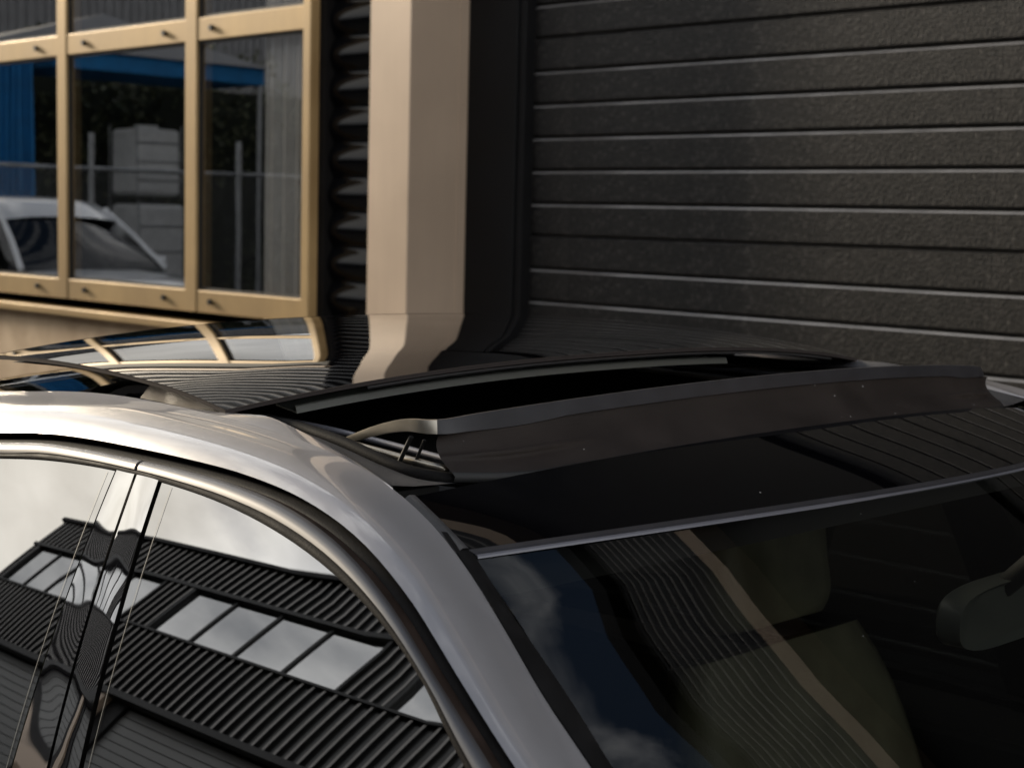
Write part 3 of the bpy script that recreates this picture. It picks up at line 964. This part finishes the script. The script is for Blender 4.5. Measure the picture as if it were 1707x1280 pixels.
# ---- rear window, parcel area and rear deck
rows = []
for i in range(16):
    t = i / 15
    x = -2.43 - 0.62 * t
    z = -0.385 + 0.034 * 0.4 - 0.30 * t - 0.06 * math.sin(math.pi * t) * -0.5
    we = 0.488 + 0.14 * t
    rows.append([P(x - 0.05 * (1 - u * u), we * u, z + 0.02 * (1 - u * u)) for u in US])
loft('rear_window', rows, 'dark_glass', car)

# ---- sliding roof panel, slid back and raised
panel = pt_empty('sliding_roof_panel', car)
ZS = [(-1.56, -0.1560), (-1.469, -0.1525), (-1.394, -0.1518), (-1.309, -0.1540), (-1.227, -0.1590), (-1.179, -0.1646), (-1.137, -0.1715), (-1.10, -0.1785)]


def pz(x, u):
    cr = 0.0325 - 0.004 * (-(x + 1.137)) / 0.42
    return sinterp(ZS, x) + cr * (1 - abs(u) ** 2.35)


def ppt(t, u, dz=0.0, dx=0.0, hw=0.5):
    xf = -1.137 + 0.030 * (1 - u * u)
    xb = -1.560 - 0.012 * (1 - u * u)
    x = xf + (xb - xf) * t + dx
    side_x = -1.137 + (-1.560 + 1.137) * t
    return P(x, hw * u, pz(side_x, u) + dz)


UP = [-1 + 2 * j / 56 for j in range(57)]
NT = 30
top = [[ppt(i / NT, u) for u in UP] for i in range(NT + 1)]
loft('panel_glass', top, 'roof_glass', panel)
# ground edge of the glass all round and the moulded rim under it
rim = []
ring = [ppt(0, u) for u in UP] + [ppt(i / NT, 1.0) for i in range(1, NT + 1)] + [ppt(1, u) for u in reversed(UP[:-1])] + [ppt(i / NT, -1.0) for i in range(NT - 1, 0, -1)]
cen = Vector((0, 0, 0))
for p in ring:
    cen += p
cen /= len(ring)


def inset(p, d, dz):
    v = Vector((p.x - cen.x, p.y - cen.y, 0))
    sx = 1 if abs(v.x) > 0.17 else 0
    q = p.copy()
    ax = abs(v.x) / 0.215; ay = abs(v.y) / 0.5
    if ay > 0.985:
        q.y -= math.copysign(d, v.y)
    if ax > 0.93:
        q.x -= math.copysign(d, v.x)
    return Vector((q.x, q.y, q.z + dz))


rr = [[inset(p, 0.0010, 0.0003) for p in ring], [inset(p, 0.0, 0.0002) for p in ring], [inset(p, -0.0003, -0.0004) for p in ring], [inset(p, -0.0002, -0.0036) for p in ring], [inset(p, 0.003, -0.0044) for p in ring], [inset(p, 0.016, -0.0046) for p in ring]]
V = [q for r in rr for q in r]
mesh('panel_rim', V, grid_faces(6, len(ring), True), 'panel_edge', panel, smooth=True, sharp=25)
# dark underside, inner cross rail and its light lip
under = [[ppt(0.04 + 0.94 * i / 10, u * 0.965, -0.0105) for u in UP] for i in range(11)]
loft('panel_underside', under, 'frame_black', panel)
UI = [-0.84 + (0.84 + 0.40) * j / 40 for j in range(41)]
loft('cross_rail', [[ppt(0.034, -u, -0.0150) for u in UI], [ppt(0.030, -u, -0.0158) for u in UI], [ppt(0.026, -u, -0.0215) for u in UI], [ppt(0.10, -u, -0.0225) for u in UI]], 'rail_grey', panel, sharp=40, thick=0.002)
UI2 = [-0.70 + (0.70 + 0.86) * j / 40 for j in range(41)]
loft('front_lip', [[ppt(0.006, -u, -0.0056) for u in UI2], [ppt(0.005, -u, -0.0080) for u in UI2], [ppt(0.02, -u, -0.0084) for u in UI2]], 'trim_satin', panel)
for s in (1, -1):
    # side cheek plate under the panel edge
    q = [P(-1.268, 0.493 * s, -0.1615), P(-1.285, 0.493 * s, -0.1755), P(-1.20, 0.493 * s, -0.1765), P(-1.125, 0.493 * s, -0.1785), P(-1.125, 0.493 * s, -0.176), P(-1.19, 0.493 * s, -0.167)]
    mesh('side_cheek', q, [(0, 1, 2, 5), (5, 2, 3, 4)], 'cheek_brown', panel, thick=0.004)
    tube('lift_arm', cv([(-1.50, 0.43, -0.205), (-1.42, 0.43, -0.175), (-1.35, 0.43, -0.168)], s, 8), 0.006, 'frame_black', panel)

# ---- wind deflector
defl = pt_empty('wind_deflector', car)


def dtop(w, dz=0.0, dx=0.0):
    k = (w / (0.44 if w > 0 else 0.470)) ** 2
    return Vector((-0.897 - 0.040 * k + dx, w, -0.1445 - 0.0195 * k + dz))


def dbase(w, dz=0.0, dx=0.0):
    wn_ = w if w > 0 else w * 0.44 / 0.470
    k = (wn_ / 0.44) ** 2
    # moulded end: the foot sweeps up and back towards each end
    e = max(0.0, (abs(wn_) - 0.36) / 0.085)
    return Vector((-0.852 - 0.040 * k - 0.030 * e * e + dx, w, -0.1905 - 0.0175 * k + 0.006 * e * e + dz))


WD = [-0.466 + 0.902 * j / 60 for j in range(61)]


def band_h(w):
    return 0.0118


arm = [(-1.046, 0.441, -0.1900), (-1.030, 0.441, -0.1836), (-1.010, 0.441, -0.1763), (-0.990, 0.441, -0.1704), (-0.972, 0.441, -0.1663), (-0.958, 0.4405, -0.1645), (-0.948, 0.438, -0.1642), (-0.940, 0.431, -0.1640), (-0.9345, 0.420, -0.1630)]
path = [Vector(q) for q in arm] + [dtop(w) for w in [0.395 - 0.82 * j / 20 for j in range(21)]] + [Vector((q[0], -q[1] - 0.030, q[2])) for q in reversed(arm)]
path = spline([tuple(q) for q in path], 150)
rows = [[] for _ in range(7)]
tot = len(path)
for i, p in enumerate(path):
    t = path[min(tot - 1, i + 1)] - path[max(0, i - 1)]
    o = Vector((-t.y, t.x, 0)).normalized()
    if o.x < -0.2 or (abs(o.x) <= 0.2 and o.y * p.y < 0):
        o = -o
    e = min(i, tot - 1 - i) / 18.0
    h = 0.0118 * min(1.0, 0.55 + 0.45 * e)
    if 18 < min(i, tot - 1 - i) < 32:
        h += 0.0022 * math.sin(math.pi * (min(i, tot - 1 - i) - 18) / 14.0)
    lean = 0.0055 * max(0.0, o.x)
    for k, (dn, dz) in enumerate(((-0.0045, -0.0004), (-0.0022, 0.0004), (0.0, 0.0), (lean * 0.5 + 0.0006, -h * 0.5), (lean, -h), (lean - 0.0010, -h - 0.0006), (lean - 0.0040, -h))):
        rows[k].append(P(*(p + o * dn + Vector((0, 0, dz)))))
o = loft('deflector_rim', rows, 'deflector_band', defl, sharp=50)
o.data.materials.append(MATS['alloy'])      # paler end faces stand in for the sunlit reflection on the arms
for pg in o.data.polygons:
    if min(pg.index % (tot - 1), tot - 2 - pg.index % (tot - 1)) < 15:
        pg.material_index = 1
rows = []
for i in range(25):
    t = i / 24
    r = []
    for w in WD:
        a, b = dtop(w, -band_h(w) - 0.0006, 0.0042), dbase(w)
        p = a.lerp(b, t)
        p.x -= 0.0085 * math.sin(math.pi * t) ** 0.8
        # long pressed bead near the ends
        bead = math.exp(-((t - 0.62) / 0.05) ** 2) * min(1.0, max(0.0, (abs(w) - 0.29) / 0.05)) * min(1.0, max(0.0, (0.436 - abs(w)) / 0.03))
        p.x += 0.0055 * bead; p.z += 0.0028 * bead
        r.append(P(*p))
    rows.append(r)
loft('deflector_plate', rows, 'deflector_plate', defl)
loft('deflector_foot', [[P(*dbase(w, 0.0005, -0.001)) for w in WD], [P(*dbase(w, -0.0035, 0.004)) for w in WD], [P(*dbase(w, -0.008, 0.002)) for w in WD]], 'frame_black', defl)
for s in (1, -1):
    tube('deflector_spring', cv([(-0.965, 0.436, -0.180), (-0.985, 0.436, -0.212)], s, 4), 0.0020, 'frame_black', defl)
    tube('deflector_spring', cv([(-0.955, 0.430, -0.182), (-0.972, 0.430, -0.212)], s, 4), 0.0014, 'frame_black', defl)

# ---- lower body
WHEEL_F, WHEEL_R = 0.46, -2.42
belt_z = [(-3.55, 0.80), (-3.45, 0.92), (-3.0, 0.945), (-2.4, 0.945), (-1.2, 0.925), (-0.1, 0.905), (0.1, 0.90), (0.7, 0.84), (1.15, 0.74), (1.30, 0.62)]
belt_w = [(-3.55, 0.62), (-3.45, 0.70), (-3.0, 0.755), (-2.4, 0.775), (-1.2, 0.812), (-0.3, 0.785), (0.0, 0.765), (0.7, 0.72), (1.1, 0.64), (1.30, 0.50)]
max_w = [(-3.55, 0.66), (-3.45, 0.78), (-3.0, 0.88), (-2.4, 0.915), (-1.2, 0.915), (0.0, 0.915), (0.5, 0.905), (0.9, 0.86), (1.15, 0.76), (1.30, 0.56)]
for s in (1, -1):
    rows = []
    XS = [-3.55 + 4.85 * i / 120 for i in range(121)]
    for x in XS:
        zb, wb, wm = sinterp(belt_z, x), sinterp(belt_w, x), sinterp(max_w, x)
        zl = 0.24
        for cx in (WHEEL_F, WHEEL_R):
            if abs(x - cx) < 0.385:
                zl = max(zl, 0.33 + math.sqrt(0.385 ** 2 - (x - cx) ** 2))
        col = []
        for t, f in ((0, 0.0), (0.06, 0.30), (0.16, 0.72), (0.30, 0.95), (0.45, 1.0), (0.62, 0.985), (0.8, 0.99), (0.93, 0.97), (1.0, 0.93)):
            z = zb + (zl - zb) * t
            w = wb + (wm - wb) * f if t < 0.5 else wm * f
            col.append(Vector((x - X0, -w * s, z)))
        rows.append(col)
    loft('body_side', rows, 'paint', car)
    # window sill strip along the belt line
    ys = [(-2.5 + 2.5 * i / 30) for i in range(31)]
    loft('belt_trim', [[Vector((x - X0, -(sinterp(belt_w, x) - 0.03) * s, sinterp(belt_z, x) + 0.012)) for x in ys], [Vector((x - X0, -(sinterp(belt_w, x) + 0.004) * s, sinterp(belt_z, x) + 0.012)) for x in ys], [Vector((x - X0, -(sinterp(belt_w, x) + 0.006) * s, sinterp(belt_z, x) - 0.006)) for x in ys]], 'trim_satin', car)
    for hx in (-0.95, -1.95):
        tube('door_handle', [Vector((hx - X0, -0.905 * s, 0.78)), Vector((hx + 0.02 - X0, -0.94 * s, 0.785)), Vector((hx + 0.18 - X0, -0.94 * s, 0.785)), Vector((hx + 0.20 - X0, -0.905 * s, 0.78))], 0.011, 'paint', car)
    # door mirror
    m_ = pt_empty('door_mirror', car)
    rows = []
    for i in range(9):
        a = -1 + 2 * i / 8
        rad = math.sqrt(max(0.0, 1 - a * a)) ** 0.6
        rows.append([Vector((-0.10 - X0 + 0.06 * rad * math.cos(q) + 0.02, -(0.93 + 0.10 * a) * s, 0.99 + 0.065 * rad * math.sin(q))) for q in [2 * math.pi * k / 16 for k in range(16)]])
    loft('mirror_shell', rows, 'paint', m_, close=True)
    tube('mirror_stalk', [Vector((-0.10 - X0, -0.76 * s, 0.91)), Vector((-0.09 - X0, -0.86 * s, 0.95))], 0.02, 'frame_black', m_)
    for cx in (WHEEL_F, WHEEL_R):
        wh = pt_empty('wheel', car)
        prof = [(0.20, 0.10), (0.215, 0.118), (0.30, 0.125), (0.33, 0.10), (0.335, 0.0), (0.33, -0.10), (0.30, -0.12), (0.2, -0.10)]
        rows = [[Vector((cx - X0 + r * math.cos(q), -(0.79 + d) * s, 0.335 + r * math.sin(q))) for q in [2 * math.pi * k / 32 for k in range(32)]] for r, d in prof]
        loft('tyre', rows, 'tyre', wh, close=True)
        parts = []
        for k in range(10):
            q = 2 * math.pi * k / 10
            c_, s_ = math.cos(q), math.sin(q)
            v = [(cx - X0 + c_ * r - s_ * t, -(0.79 + d) * s, 0.335 + s_ * r + c_ * t) for r, t, d in ((0.03, -0.022, 0.09), (0.03, 0.022, 0.09), (0.225, 0.014, 0.10), (0.225, -0.014, 0.10), (0.03, -0.022, 0.06), (0.03, 0.022, 0.06), (0.225, 0.014, 0.07), (0.225, -0.014, 0.07))]
            parts.append((v, [(0, 1, 2, 3), (4, 7, 6, 5), (0, 4, 5, 1), (1, 5, 6, 2), (2, 6, 7, 3), (3, 7, 4, 0)]))
        rws = [[Vector((cx - X0 + r * math.cos(q), -(0.79 + d) * s, 0.335 + r * math.sin(q))) for q in [2 * math.pi * k / 32 for k in range(32)]] for r, d in ((0.225, 0.11), (0.205, 0.10), (0.20, 0.0), (0.0, 0.0))]
        parts.append(([tuple(q) for r in rws for q in r], grid_faces(4, 32, True)))
        V, F = join(parts)
        mesh('rim', V, F, 'alloy', wh)
    # lamps
    v = [Vector((1.20 - X0, -0.68 * s, 0.70)), Vector((1.27 - X0, -0.46 * s, 0.66)), Vector((1.29 - X0, -0.46 * s, 0.59)), Vector((1.22 - X0, -0.70 * s, 0.62)), Vector((0.98 - X0, -0.80 * s, 0.70)), Vector((1.0 - X0, -0.815 * s, 0.66))]
    mesh('headlight', v, [(0, 1, 2, 3), (4, 0, 3, 5)], 'headlight', car, thick=-0.02)
    v = [Vector((-3.49 - X0, -0.74 * s, 0.86)), Vector((-3.565 - X0, -0.40 * s, 0.85)), Vector((-3.57 - X0, -0.40 * s, 0.76)), Vector((-3.51 - X0, -0.77 * s, 0.74))]
    mesh('tail_light', v, [(0, 1, 2, 3)], 'tail_light', car, thick=-0.02)
# bonnet, cowl, boot lid, ends, floor
rows = []
for i in range(30):
    x = 0.02 + 1.28 * i / 29
    zb, wb = sinterp(belt_z, x), sinterp(belt_w, x)
    rows.append([Vector((x - X0 + 0.10 * (1 - u * u), -wb * u, zb + (0.055 + 0.02 * math.sin(math.pi * min(1, i / 29.0))) * (1 - u ** 4) * (1 - 0.6 * i / 29))) for u in US])
loft('bonnet', rows, 'paint', car)
rows = []
for i in range(12):
    x = -2.98 - 0.57 * i / 11
    zb, wb = sinterp(belt_z, x), sinterp(belt_w, x)
    rows.append([Vector((x - X0, -wb * u, zb + 0.03 * (1 - u ** 4))) for u in US])
loft('boot_lid', rows, 'paint', car)
for xe, nm in ((1.30, 'front_bumper'), (-3.55, 'rear_bumper')):
    zb, wb, wm = sinterp(belt_z, xe), sinterp(belt_w, xe), sinterp(max_w, xe)
    sg = 1 if xe > 0 else -1
    rows = []
    for t, f, b in ((0, 0.0, 0.07), (0.16, 0.72, 0.10), (0.45, 1, 0.13), (0.8, 1, 0.13), (1.0, 0.93, 0.08)):
        z = zb + (0.24 - zb) * t
        w = (wb + (wm - wb) * f) if t < 0.5 else wm * (0.99 if t < 0.9 else 0.93)
        rows.append([Vector((xe - X0 + sg * b * (1 - u * u), -w * u, z)) for u in US])
    loft(nm, rows, 'paint', car)
V, F = box_data(-3.3 - X0, 1.1 - X0, -0.72, 0.72, 0.20, 0.26)
mesh('floor_pan', V, F, 'frame_black', car)

# ---- cabin
V, F = join([box_data(-2.9 - X0, 0.1 - X0, -0.70, -0.66, 0.26, 0.90), box_data(-2.9 - X0, 0.1 - X0, 0.66, 0.70, 0.26, 0.90), box_data(-2.95 - X0, -2.2 - X0, -0.62, 0.62, 0.84, 0.86)])
mesh('cabin_lining', V, F, 'cabin', car)
rows = []
for x, z, h in ((0.12, 0.86, 0.7), (-0.05, 0.935, 0.68), (-0.22, 0.95, 0.68), (-0.34, 0.92, 0.68), (-0.38, 0.80, 0.68), (-0.36, 0.5, 0.68)):
    rows.append([Vector((x - X0, -h * u, z - 0.03 * u * u)) for u in US])
loft('dashboard', rows, 'plastic_matte', car)
V, F = join([box_data(-1.10 - X0, -0.45 - X0, -0.10, 0.10, 0.28, 0.58)])
mesh('centre_console', V, F, 'cabin', car, bevel=0.02)
# headliner under the roof round the opening
rows = [[P(-0.80, 0.50 * u, -0.275) for u in US], [P(-0.90, 0.50 * u, -0.268) for u in US], [P(-1.75, 0.50 * u, -0.268) for u in US], [P(-2.35, 0.48 * u, -0.40) for u in US]]
loft('headliner', rows, 'headliner', car)
for s in (1, -1):
    a = cv([(q[0] - 0.02, q[1] - 0.02, q[2] - 0.035) for q in E0 if q[0] > -0.95], s, 30)
    b = cv([(q[0] - 0.01, q[1] - 0.012, q[2] - 0.015) for q in C5 if q[0] > -0.95], s, 30)
    loft('pillar_lining', [a, b], 'headliner', car)


def cushion(name, pts, hw, th, mat, parent, y0):
    """padded slab following a path in the car's x-z plane"""
    path = spline([(p[0], 0, p[1]) for p in pts], 14)
    rows = []
    for i, p in enumerate(path):
        t = (path[min(13, i + 1)] - path[max(0, i - 1)]).normalized()
        nrm = Vector((-t.z, 0, t.x))
        e = 1.0 - 0.22 * (abs(2 * i / 13 - 1) ** 4)
        ring_ = []
        for k in range(16):
            q = 2 * math.pi * k / 16
            cx_, sx_ = math.cos(q), math.sin(q)
            px = math.copysign(abs(cx_) ** 0.5, cx_) * hw * e
            pn = math.copysign(abs(sx_) ** 0.6, sx_) * th * (0.75 + 0.25 * abs(cx_)) * e
            ring_.append(Vector((p.x - X0 + nrm.x * pn, y0 + px, p.z + nrm.z * pn)))
        rows.append(ring_)
    V = [q for r in rows for q in r]
    F = grid_faces(14, 16, True); F.append(tuple(range(16))); F.append(tuple(range(13 * 16, 14 * 16)))
    return mesh(name, V, F, mat, parent, smooth=True, sharp=70)


for y0 in (-0.37, 0.37):
    st = pt_empty('seat', car)
    cushion('seat_cushion', [(-0.50, 0.50), (-0.72, 0.53), (-0.98, 0.48)], 0.25, 0.07, 'leather', st, y0)
    cushion('backrest', [(-0.96, 0.50), (-1.05, 0.75), (-1.14, 0.98), (-1.17, 1.06)], 0.23, 0.06, 'leather', st, y0)
    cushion('headrest', [(-1.165, 1.09), (-1.185, 1.16), (-1.19, 1.235)], 0.12, 0.045, 'leather', st, y0)
st = pt_empty('rear_seat', car)
cushion('seat_cushion', [(-1.75, 0.50), (-1.95, 0.52), (-2.15, 0.48)], 0.60, 0.08, 'leather', st, 0.0)
cushion('backrest', [(-2.15, 0.52), (-2.28, 0.80), (-2.36, 1.02)], 0.60, 0.07, 'leather', st, 0.0)
# steering wheel (left-hand drive)
ringp = [Vector((-0.52 - X0 + 0.07 * math.sin(q), 0.37 + 0.18 * math.cos(q), 0.86 + 0.165 * math.sin(q))) for q in [2 * math.pi * k / 28 for k in range(29)]]
tube('steering_wheel', ringp, 0.014, 'cabin', car, seg=8)
# inner mirror
im = pt_empty('inner_mirror', car)
tube('mirror_arm', [P(-0.64, -0.04, -0.285), P(-0.69, -0.045, -0.335)], 0.010, 'cabin', im)
rows = []
for x_, g_ in ((-0.675, 0.80), (-0.668, 1.0), (-0.690, 1.0), (-0.694, 0.96)):
    rows.append([P(x_, -0.055 + 0.112 * g_ * math.copysign(abs(math.cos(q)) ** 0.6, math.cos(q)), -0.345 + 0.029 * g_ * math.copysign(abs(math.sin(q)) ** 0.6, math.sin(q))) for q in [2 * math.pi * k / 28 for k in range(28)]])
V = [q for r in rows for q in r]
F = grid_faces(4, 28, True); F.append(tuple(range(28))); F.append(tuple(range(84, 112)))
mesh('mirror_housing', V, F, 'rail_grey', im, smooth=True, sharp=40)

# ------------------------------------------------------------------ things mirrored in the window panes
# silver car parked farther along the wall
sc = empty('parked_car', (-15.0, -0.3, 0), 'silver car parked along the wall, mirrored in the left window panes', 'car')
sc.scale = (1.0, 1.0, 1.02)
prof_z = [(-2.2, 0.55), (-2.15, 0.85), (-1.9, 0.96), (0.7, 0.97), (1.0, 0.98), (1.7, 0.90), (2.1, 0.74), (2.22, 0.5)]
rows = []
for i in range(60):
    x = -2.2 + 4.42 * i / 59
    zt = sinterp(prof_z, x)
    hw = 0.90 * (1 - 0.30 * abs(x / 2.25) ** 5)
    zl = 0.22
    for cx in (1.35, -1.35):
        if abs(x - cx) < 0.36:
            zl = max(zl, 0.32 + math.sqrt(0.36 ** 2 - (x - cx) ** 2))
    pr = []
    for f, t in ((0.93, 1.0), (1.0, 0.6), (1.0, 0.35), (0.96, 0.12), (0.88, 0.02), (0.5, -0.035), (0.0, -0.05)):
        pr.append((hw * f, zt + (zl - zt) * t))
    rows.append([Vector((x, -a, b)) for a, b in pr] + [Vector((x, a, b)) for a, b in reversed(pr[:-1])])
loft('body', rows, 'silver_paint', sc)
gh = [(-1.95, 0.95, 0.95), (-1.45, 0.97, 1.36), (-0.9, 0.97, 1.60), (-0.2, 0.97, 1.66), (0.25, 0.97, 1.60), (0.75, 0.98, 1.28), (1.12, 0.99, 1.0)]
tz = [(a, c) for a, b, c in gh]
rows = []
rg = []
for i in range(40):
    x = -1.95 + 3.07 * i / 39
    zt = sinterp(tz, x)
    zb = 0.95
    wt = 0.56 + 0.24 * (1 - min(1.0, max(0.0, (zt - zb) / 0.65)))
    rows.append([Vector((x, -0.80, zb)), Vector((x, -(wt + 0.05), zb + (zt - zb) * 0.8)), Vector((x, -wt, zt - 0.02)), Vector((x, 0, zt - 0.005)), Vector((x, wt, zt - 0.02)), Vector((x, wt + 0.05, zb + (zt - zb) * 0.8)), Vector((x, 0.80, zb))])
    if zt > 1.42:
        rg.append([Vector((x, -(wt + 0.052), zb + (zt - zb) * 0.86)), Vector((x, -(wt + 0.02), zt - 0.015)), Vector((x, -wt * 0.6, zt + 0.012)), Vector((x, 0, zt + 0.02)), Vector((x, wt * 0.6, zt + 0.012)), Vector((x, wt + 0.02, zt - 0.015)), Vector((x, wt + 0.052, zb + (zt - zb) * 0.86))])
loft('glasshouse', rows, 'dark_glass', sc)
loft('roof', rg, 'silver_paint', sc)
V, F = box_data(-1.6, 0.9, -0.6, 0.6, 0.5, 0.96)
mesh('cabin', V, F, 'cabin', sc)
for y in (-1, 1):
    tube('pillar', [Vector((0.28, y * 0.60, 1.57)), Vector((0.75, y * 0.70, 1.27)), Vector((1.13, y * 0.80, 0.99))], 0.028, 'silver_paint', sc)
    tube('pillar', [Vector((-0.42, y * 0.61, 1.60)), Vector((-0.45, y * 0.80, 0.96))], 0.030, 'frame_black', sc)
    tube('pillar', [Vector((-1.2, y * 0.63, 1.47)), Vector((-1.95, y * 0.80, 0.96))], 0.05, 'silver_paint', sc)
    tube('door_mirror', [Vector((0.72, y * 0.84, 1.02)), Vector((0.70, y * 0.96, 1.04)), Vector((0.70, y * 1.05, 1.04))], [0.03, 0.07, 0.06], 'silver_paint', sc)
    for cx in (1.35, -1.35):
        wh = pt_empty('wheel', sc)
        tube('tyre', [Vector((cx, y * 0.70, 0.32)), Vector((cx, y * 0.88, 0.32))], 0.32, 'tyre', wh, seg=28)
        tube('rim', [Vector((cx, y * 0.87, 0.32)), Vector((cx, y * 0.89, 0.32))], 0.21, 'alloy', wh, seg=20)

# chain-link fence
fx = -16.0
fence = empty('chain_link_fence', (fx, -3.0, 0), 'grey chain-link fence with steel posts, mirrored in the window panes', 'fence')
FY0, FY1 = -9.5, 4.5
for y in [FY0 + 2.0 * k for k in range(8)]:
    tube('post', [Vector((0, y + 3.0, 0)), Vector((0, y + 3.0, 2.45))], 0.035, 'galvanised', fence, seg=8)
tube('top_rail', [Vector((0, FY0 + 3, 2.05)), Vector((0, FY1 + 3, 2.05))], 0.024, 'galvanised', fence, seg=8)
V, F = [], []
pitch = 0.075
nl = int((FY1 - FY0 + 2.0) / pitch)
for k in range(nl):
    for sgn in (1, -1):
        y0 = FY0 + 3.0 + k * pitch - (2.0 if sgn > 0 else 0.0)
        y1 = y0 + 2.0
        za, zb_ = (0.05, 2.05) if sgn > 0 else (2.05, 0.05)
        ya, yb = max(y0, FY0 + 3.0), min(y1, FY1 + 3.0)
        if yb - ya < 0.05:
            continue
        z_a = za + (zb_ - za) * (ya - y0) / 2.0
        z_b = za + (zb_ - za) * (yb - y0) / 2.0
        k0_ = len(V)
        V += [(0.0, ya, z_a - 0.004), (0.0, yb, z_b - 0.004), (0.002, yb, z_b + 0.004), (0.002, ya, z_a + 0.004)]
        F.append((k0_, k0_ + 1, k0_ + 2, k0_ + 3))
me = bpy.data.meshes.new('wire_mesh')
me.from_pydata(V, [], F); me.materials.append(MATS['galvanised'])
link(bpy.data.objects.new('wire_mesh', me), fence)

# hedge behind the fence
hedge = empty('hedge', (-20.5, -3.5, 0), 'tall dark green hedge behind the chain-link fence', 'hedge')
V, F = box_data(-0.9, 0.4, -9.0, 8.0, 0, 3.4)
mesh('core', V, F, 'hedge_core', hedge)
V, F = [], []
for k in range(16000):
    y = random.uniform(-9.2, 8.2)
    z = random.uniform(0.0, 3.75 + 0.35 * math.sin(y * 1.7) + 0.2 * math.sin(y * 5.1))
    x = 0.42 + random.gauss(0, 0.10) + 0.15 * math.sin(y * 2.3 + z * 3.0)
    r_ = random.uniform(0.03, 0.07)
    a = Vector((random.gauss(0, 1), random.gauss(0, 1), random.gauss(0, 1))).normalized()
    b = a.orthogonal().normalized(); c = a.cross(b)
    p = Vector((x, y, z)); k0_ = len(V)
    V += [tuple(p + b * r_), tuple(p + c * r_ * 0.6), tuple(p - b * r_), tuple(p - c * r_ * 0.6)]
    F.append((k0_, k0_ + 1, k0_ + 2, k0_ + 3))
me = bpy.data.meshes.new('foliage')
me.from_pydata(V, [], F); me.materials.append(MATS['hedge_leaf'])
fo = link(bpy.data.objects.new('foliage', me), hedge)

# blue gazebo with a hanging side curtain
gz = empty('gazebo', (-18.0, -3.0, 0), 'blue gazebo with a blue side curtain behind the fence', 'gazebo')
for y in (-2.25, 1.7):
    for x in (-1.4, 0.0):
        tube('post', [Vector((x, y, 0)), Vector((x, y, 3.56))], 0.03, 'galvanised', gz, seg=8)
V, F = box_data(-1.5, 0.03, -2.3, 0.85, 3.34, 3.56)
mesh('valance', V, F, 'blue_fabric', gz)
V = [(-1.55, -2.35, 3.56), (0.08, -2.35, 3.56), (0.08, 1.8, 3.56), (-1.55, 1.8, 3.56), (-0.75, -0.3, 4.15)]
mesh('canopy', V, [(0, 1, 4), (1, 2, 4), (2, 3, 4), (3, 0, 4), (0, 3, 2, 1)], 'grey_sheet', gz)
rows = []
for i in range(50):
    y = 1.12 + 0.58 * i / 49
    x = 0.02 + 0.035 * math.sin(i * 0.75) + 0.01 * math.sin(i * 1.9)
    rows.append([Vector((x, y, 0.05)), Vector((x + 0.01, y + 0.03 * math.sin(i * 0.3), 1.4)), Vector((x, 1.30 + (y - 1.30) * 0.80, 3.55))])
loft('side_curtain', rows, 'blue_fabric', gz)

# white containers stacked beyond the fence
for i, (y, z0, z1, hw, lab) in enumerate(((-4.02, 1.76, 2.75, 0.34, 'upper white plastic container of the stack beyond the fence'), (-4.05, 0.36, 1.74, 0.36, 'lower white plastic container of the stack beyond the fence'))):
    t = empty('container', (-18.9, y, z0), lab, 'container', group='white containers beyond the fence')
    h = z1 - z0
    V, F = box_data(-hw, hw, -hw, hw, 0.04, h - 0.06)
    mesh('tank', V, F, 'white_plastic', t, bevel=0.06)
    tube('lid', [Vector((0, 0, h - 0.07)), Vector((0, 0, h - 0.01))], 0.16, 'frame_black' if i else 'white_plastic', t, seg=16)
    for a, b in ((-1, -1), (-1, 1), (1, -1), (1, 1)):
        tube('cage_bar', [Vector((a * (hw + 0.01), b * (hw + 0.01), 0)), Vector((a * (hw + 0.01), b * (hw + 0.01), h))], 0.012, 'galvanised', t, seg=6)
    for zz in (0.25, 0.5, 0.75):
        tube('cage_bar', [Vector((hw + 0.012, -hw, zz * h)), Vector((hw + 0.012, hw, zz * h))], 0.010, 'galvanised', t, seg=6)
pal = empty('pallet', (-18.9, -4.05, 0), 'wooden pallet carrying the white containers beyond the fence', 'pallet')
for k in range(5):
    box('board', -0.5 + k * 0.22, -0.38 + k * 0.22, -0.5, 0.5, 0.31, 0.35, 'tan_plaster', pal)
for k in (-0.45, 0.0, 0.45):
    box('block', -0.5, 0.5, k - 0.05, k + 0.05, 0.0, 0.31, 'tan_plaster', pal)

# grey shed far behind the hedge
sh = empty('grey_shed', (-30.0, -6.0, 0), 'long grey metal shed behind the hedge', 'shed')
V, F = box_data(-6, -0.05, -10, 11, 0, 7.2)
mesh('wall', V, F, 'grey_sheet', sh)
prof = []
for i in range(105):
    a = -10 + 0.2 * i
    prof += [(a, 0.0), (a + 0.09, 0.0), (a + 0.11, 0.04), (a + 0.18, 0.04)]
loft('cladding_sheet', [[Vector((d, y, 0)) for y, d in prof], [Vector((d, y, 7.25)) for y, d in prof]], 'grey_sheet', sh, smooth=False)
V, F = box_data(-6.2, 0.15, -10.2, 11.2, 7.25, 7.42)
mesh('roof', V, F, 'roof_grey', sh)
